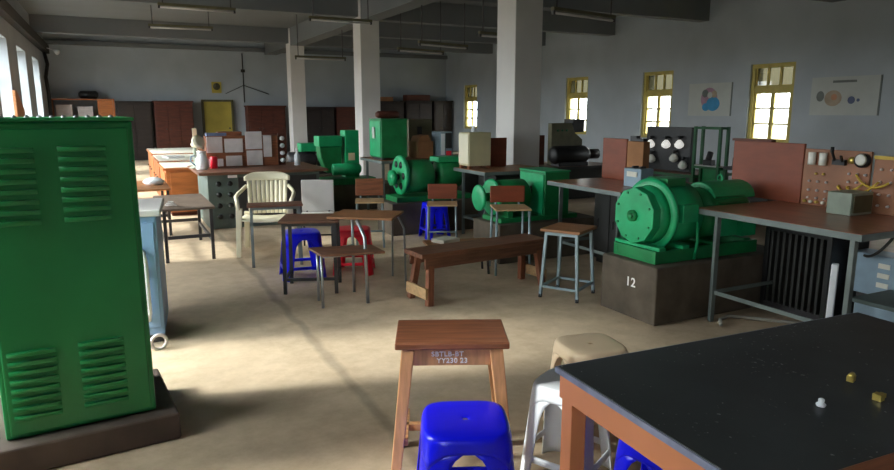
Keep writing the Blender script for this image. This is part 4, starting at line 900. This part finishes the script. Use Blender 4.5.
bw(MB().tube([(4.33, YB - 0.02, 3.6), (4.33, YB - 0.02, 1.9)], 0.018), 'pipe', 'cableb', cn); bw(MB().tube([(4.33, YB - 0.02, 2.5), (5.2, YB - 0.02, 2.2)], 0.012), 'branch_wire', 'cableb', cn); bw(MB().tube([(4.33, YB - 0.02, 2.5), (3.7, YB - 0.02, 2.2)], 0.010), 'branch_wire', 'cableb', cn)
bw(MB().box(4.26, 4.40, YB - 0.05, YB - 0.001, 2.95, 3.05), 'junction_box', 'cableb', cn)
tag(MB().tube([(XL + 0.06, 24.0, 3.36), (XL + 0.12, 23.9, 3.0), (XL + 0.06, 23.6, 2.6), (XL + 0.10, 23.5, 2.1), (XL + 0.08, 23.5, 0.02)], 0.05).build('drain_pipe', 'cableb'), 'dark pipe running down the window wall near the back corner', 'pipe')
sh = thing('shutter_board', 'brown wooden board propped upright by the left windows', 'board', (XL + 0.02, 16.2, 0))
bw(MB().prism([(15.6, 0.0), (16.9, 0.0), (16.9, 1.62), (15.9, 2.0), (15.6, 2.0)], 'x', XL + 0.02, XL + 0.07), 'panel', 'wmid', sh, 0.004); bw(MB().box(XL + 0.07, XL + 0.09, 15.65, 16.85, 0.9, 1.0), 'batten', 'wdark', sh)
small('spot_lamp', MB().rev((0, 0, 0), (0.6, -0.5, -0.4), [(0, 0.03), (0.05, 0.05), (0.14, 0.08)], 16).cyl((0, 0, 0), (-0.18, 0, 0.06), 0.012, n=8), 'white', 'small white spot lamp fixed high on the window wall ledge', 'lamp', (XL + 0.37, 23.2, 3.36))

# posters on the right wall
def poster(label, yc, zc, w_, h, blobs, title=None):
    p = thing('wall_chart', label, 'poster', (XR, yc, zc - h / 2), 0, 'wall charts')
    bw(MB().box(XR - 0.006, XR - 0.001, yc - w_ / 2, yc + w_ / 2, zc - h / 2, zc + h / 2), 'sheet', 'poster', p)
    bw(MB().box(XR - 0.012, XR - 0.001, yc - w_ / 2 - 0.03, yc - w_ / 2, zc - h / 2, zc + h / 2), 'edge_strip', 'ink5', p)
    for (dy, dz, r, m_, sq) in blobs:
        bw(MB().prism([(yc - dy + r * sq * math.cos(a), zc + dz + r * math.sin(a)) for a in [2 * PI * k / 20 for k in range(20)]], 'x', XR - 0.0075 - 0.0004 * blobs.index((dy, dz, r, m_, sq)), XR - 0.006), 'diagram', m_, p)
    if title: bw(MB().box(XR - 0.0075, XR - 0.006, yc - title[0] / 2, yc + title[0] / 2, zc + title[1] - 0.022, zc + title[1] + 0.022), 'heading_band', 'ink5', p)
poster('wall chart with a blue and pink diagram between the windows', 11.2, 1.86, 1.22, 0.74, [(0.0, 0.02, 0.25, 'ink2', 0.95), (0.12, -0.10, 0.16, 'ink1', 1.2), (-0.08, -0.17, 0.09, 'ink1', 1.2), (-0.12, 0.14, 0.09, 'ink5', 1.0), (0.14, 0.12, 0.08, 'ink3', 1.0), (0.02, 0.1, 0.07, 'poster', 1.0)])
poster('wide pale wall chart with a brown round diagram near the picture edge', 8.02, 1.88, 1.32, 0.72, [(-0.20, -0.04, 0.15, 'ink3', 1.15), (-0.18, -0.02, 0.06, 'ink6', 1.0), (-0.46, 0.0, 0.10, 'ink5', 0.8), (0.16, -0.08, 0.07, 'ink4', 1.0), (0.29, -0.08, 0.03, 'ink4', 1.0)], (0.46, 0.27))

# ---------------------------------------------------------------- tube lights hanging from the ceiling, unlit
def tube_light(rod):
    t = thing('tube_light', 'x', 'ceiling light', (0, 0, 0), 0, 'hanging tube lights')
    MB().box(-0.64, 0.64, -0.03, 0.03, 0.0, 0.045).build('housing', 'olive', t, 0.004)
    MB().cyl((-0.60, 0, -0.028), (0.60, 0, -0.028), 0.016, n=12).build('tube', 'gplas', t)
    for a in (-1, 1):
        MB().box(a * 0.62 - 0.015, a * 0.62 + 0.015, -0.02, 0.02, -0.05, 0.0).build('tube_holder', 'steeld', t)
        MB().cyl((a * 0.56, 0, 0.045), (a * 0.56, 0, rod), 0.010, n=8).build('hanging_rod', 'steeld', t)
    return t
protos = {2.88: tube_light(ZC - 2.88), 3.35: tube_light(ZC - 3.35)}; used = set()
spots = [(5.85, 7.5, 2.88, 12, 'tube light hanging right of the nearest column'), (6.0, 12.1, 2.88, 15, 'tube light seen left of the nearest column, hanging low on two rods'),
    (1.50, 12.6, 3.35, 3, 'tube light nearest above the control desk at upper left'), (1.50, 15.6, 3.35, -4, 'second tube light behind the upper left one'),
    (6.15, 13.5, 2.88, 15, 'tube light right of the middle column'), (4.75, 16.4, 2.88, 0, 'tube light just left of the middle column'),
    (4.2, 13.0, 3.35, 0, 'tube light next to the beam left of the middle column'), (6.3, 10.2, 2.88, 10, 'tube light half hidden left of the nearest column')]
for i, (x, y, z, r_, lb_) in enumerate(spots):
    p = protos[z]
    if z not in used: used.add(z); p.location = (x, y, z); p.rotation_euler = (0, 0, math.radians(r_)); p['label'] = lb_
    else: copy_thing(p, (x, y, z), math.radians(r_), lb_)
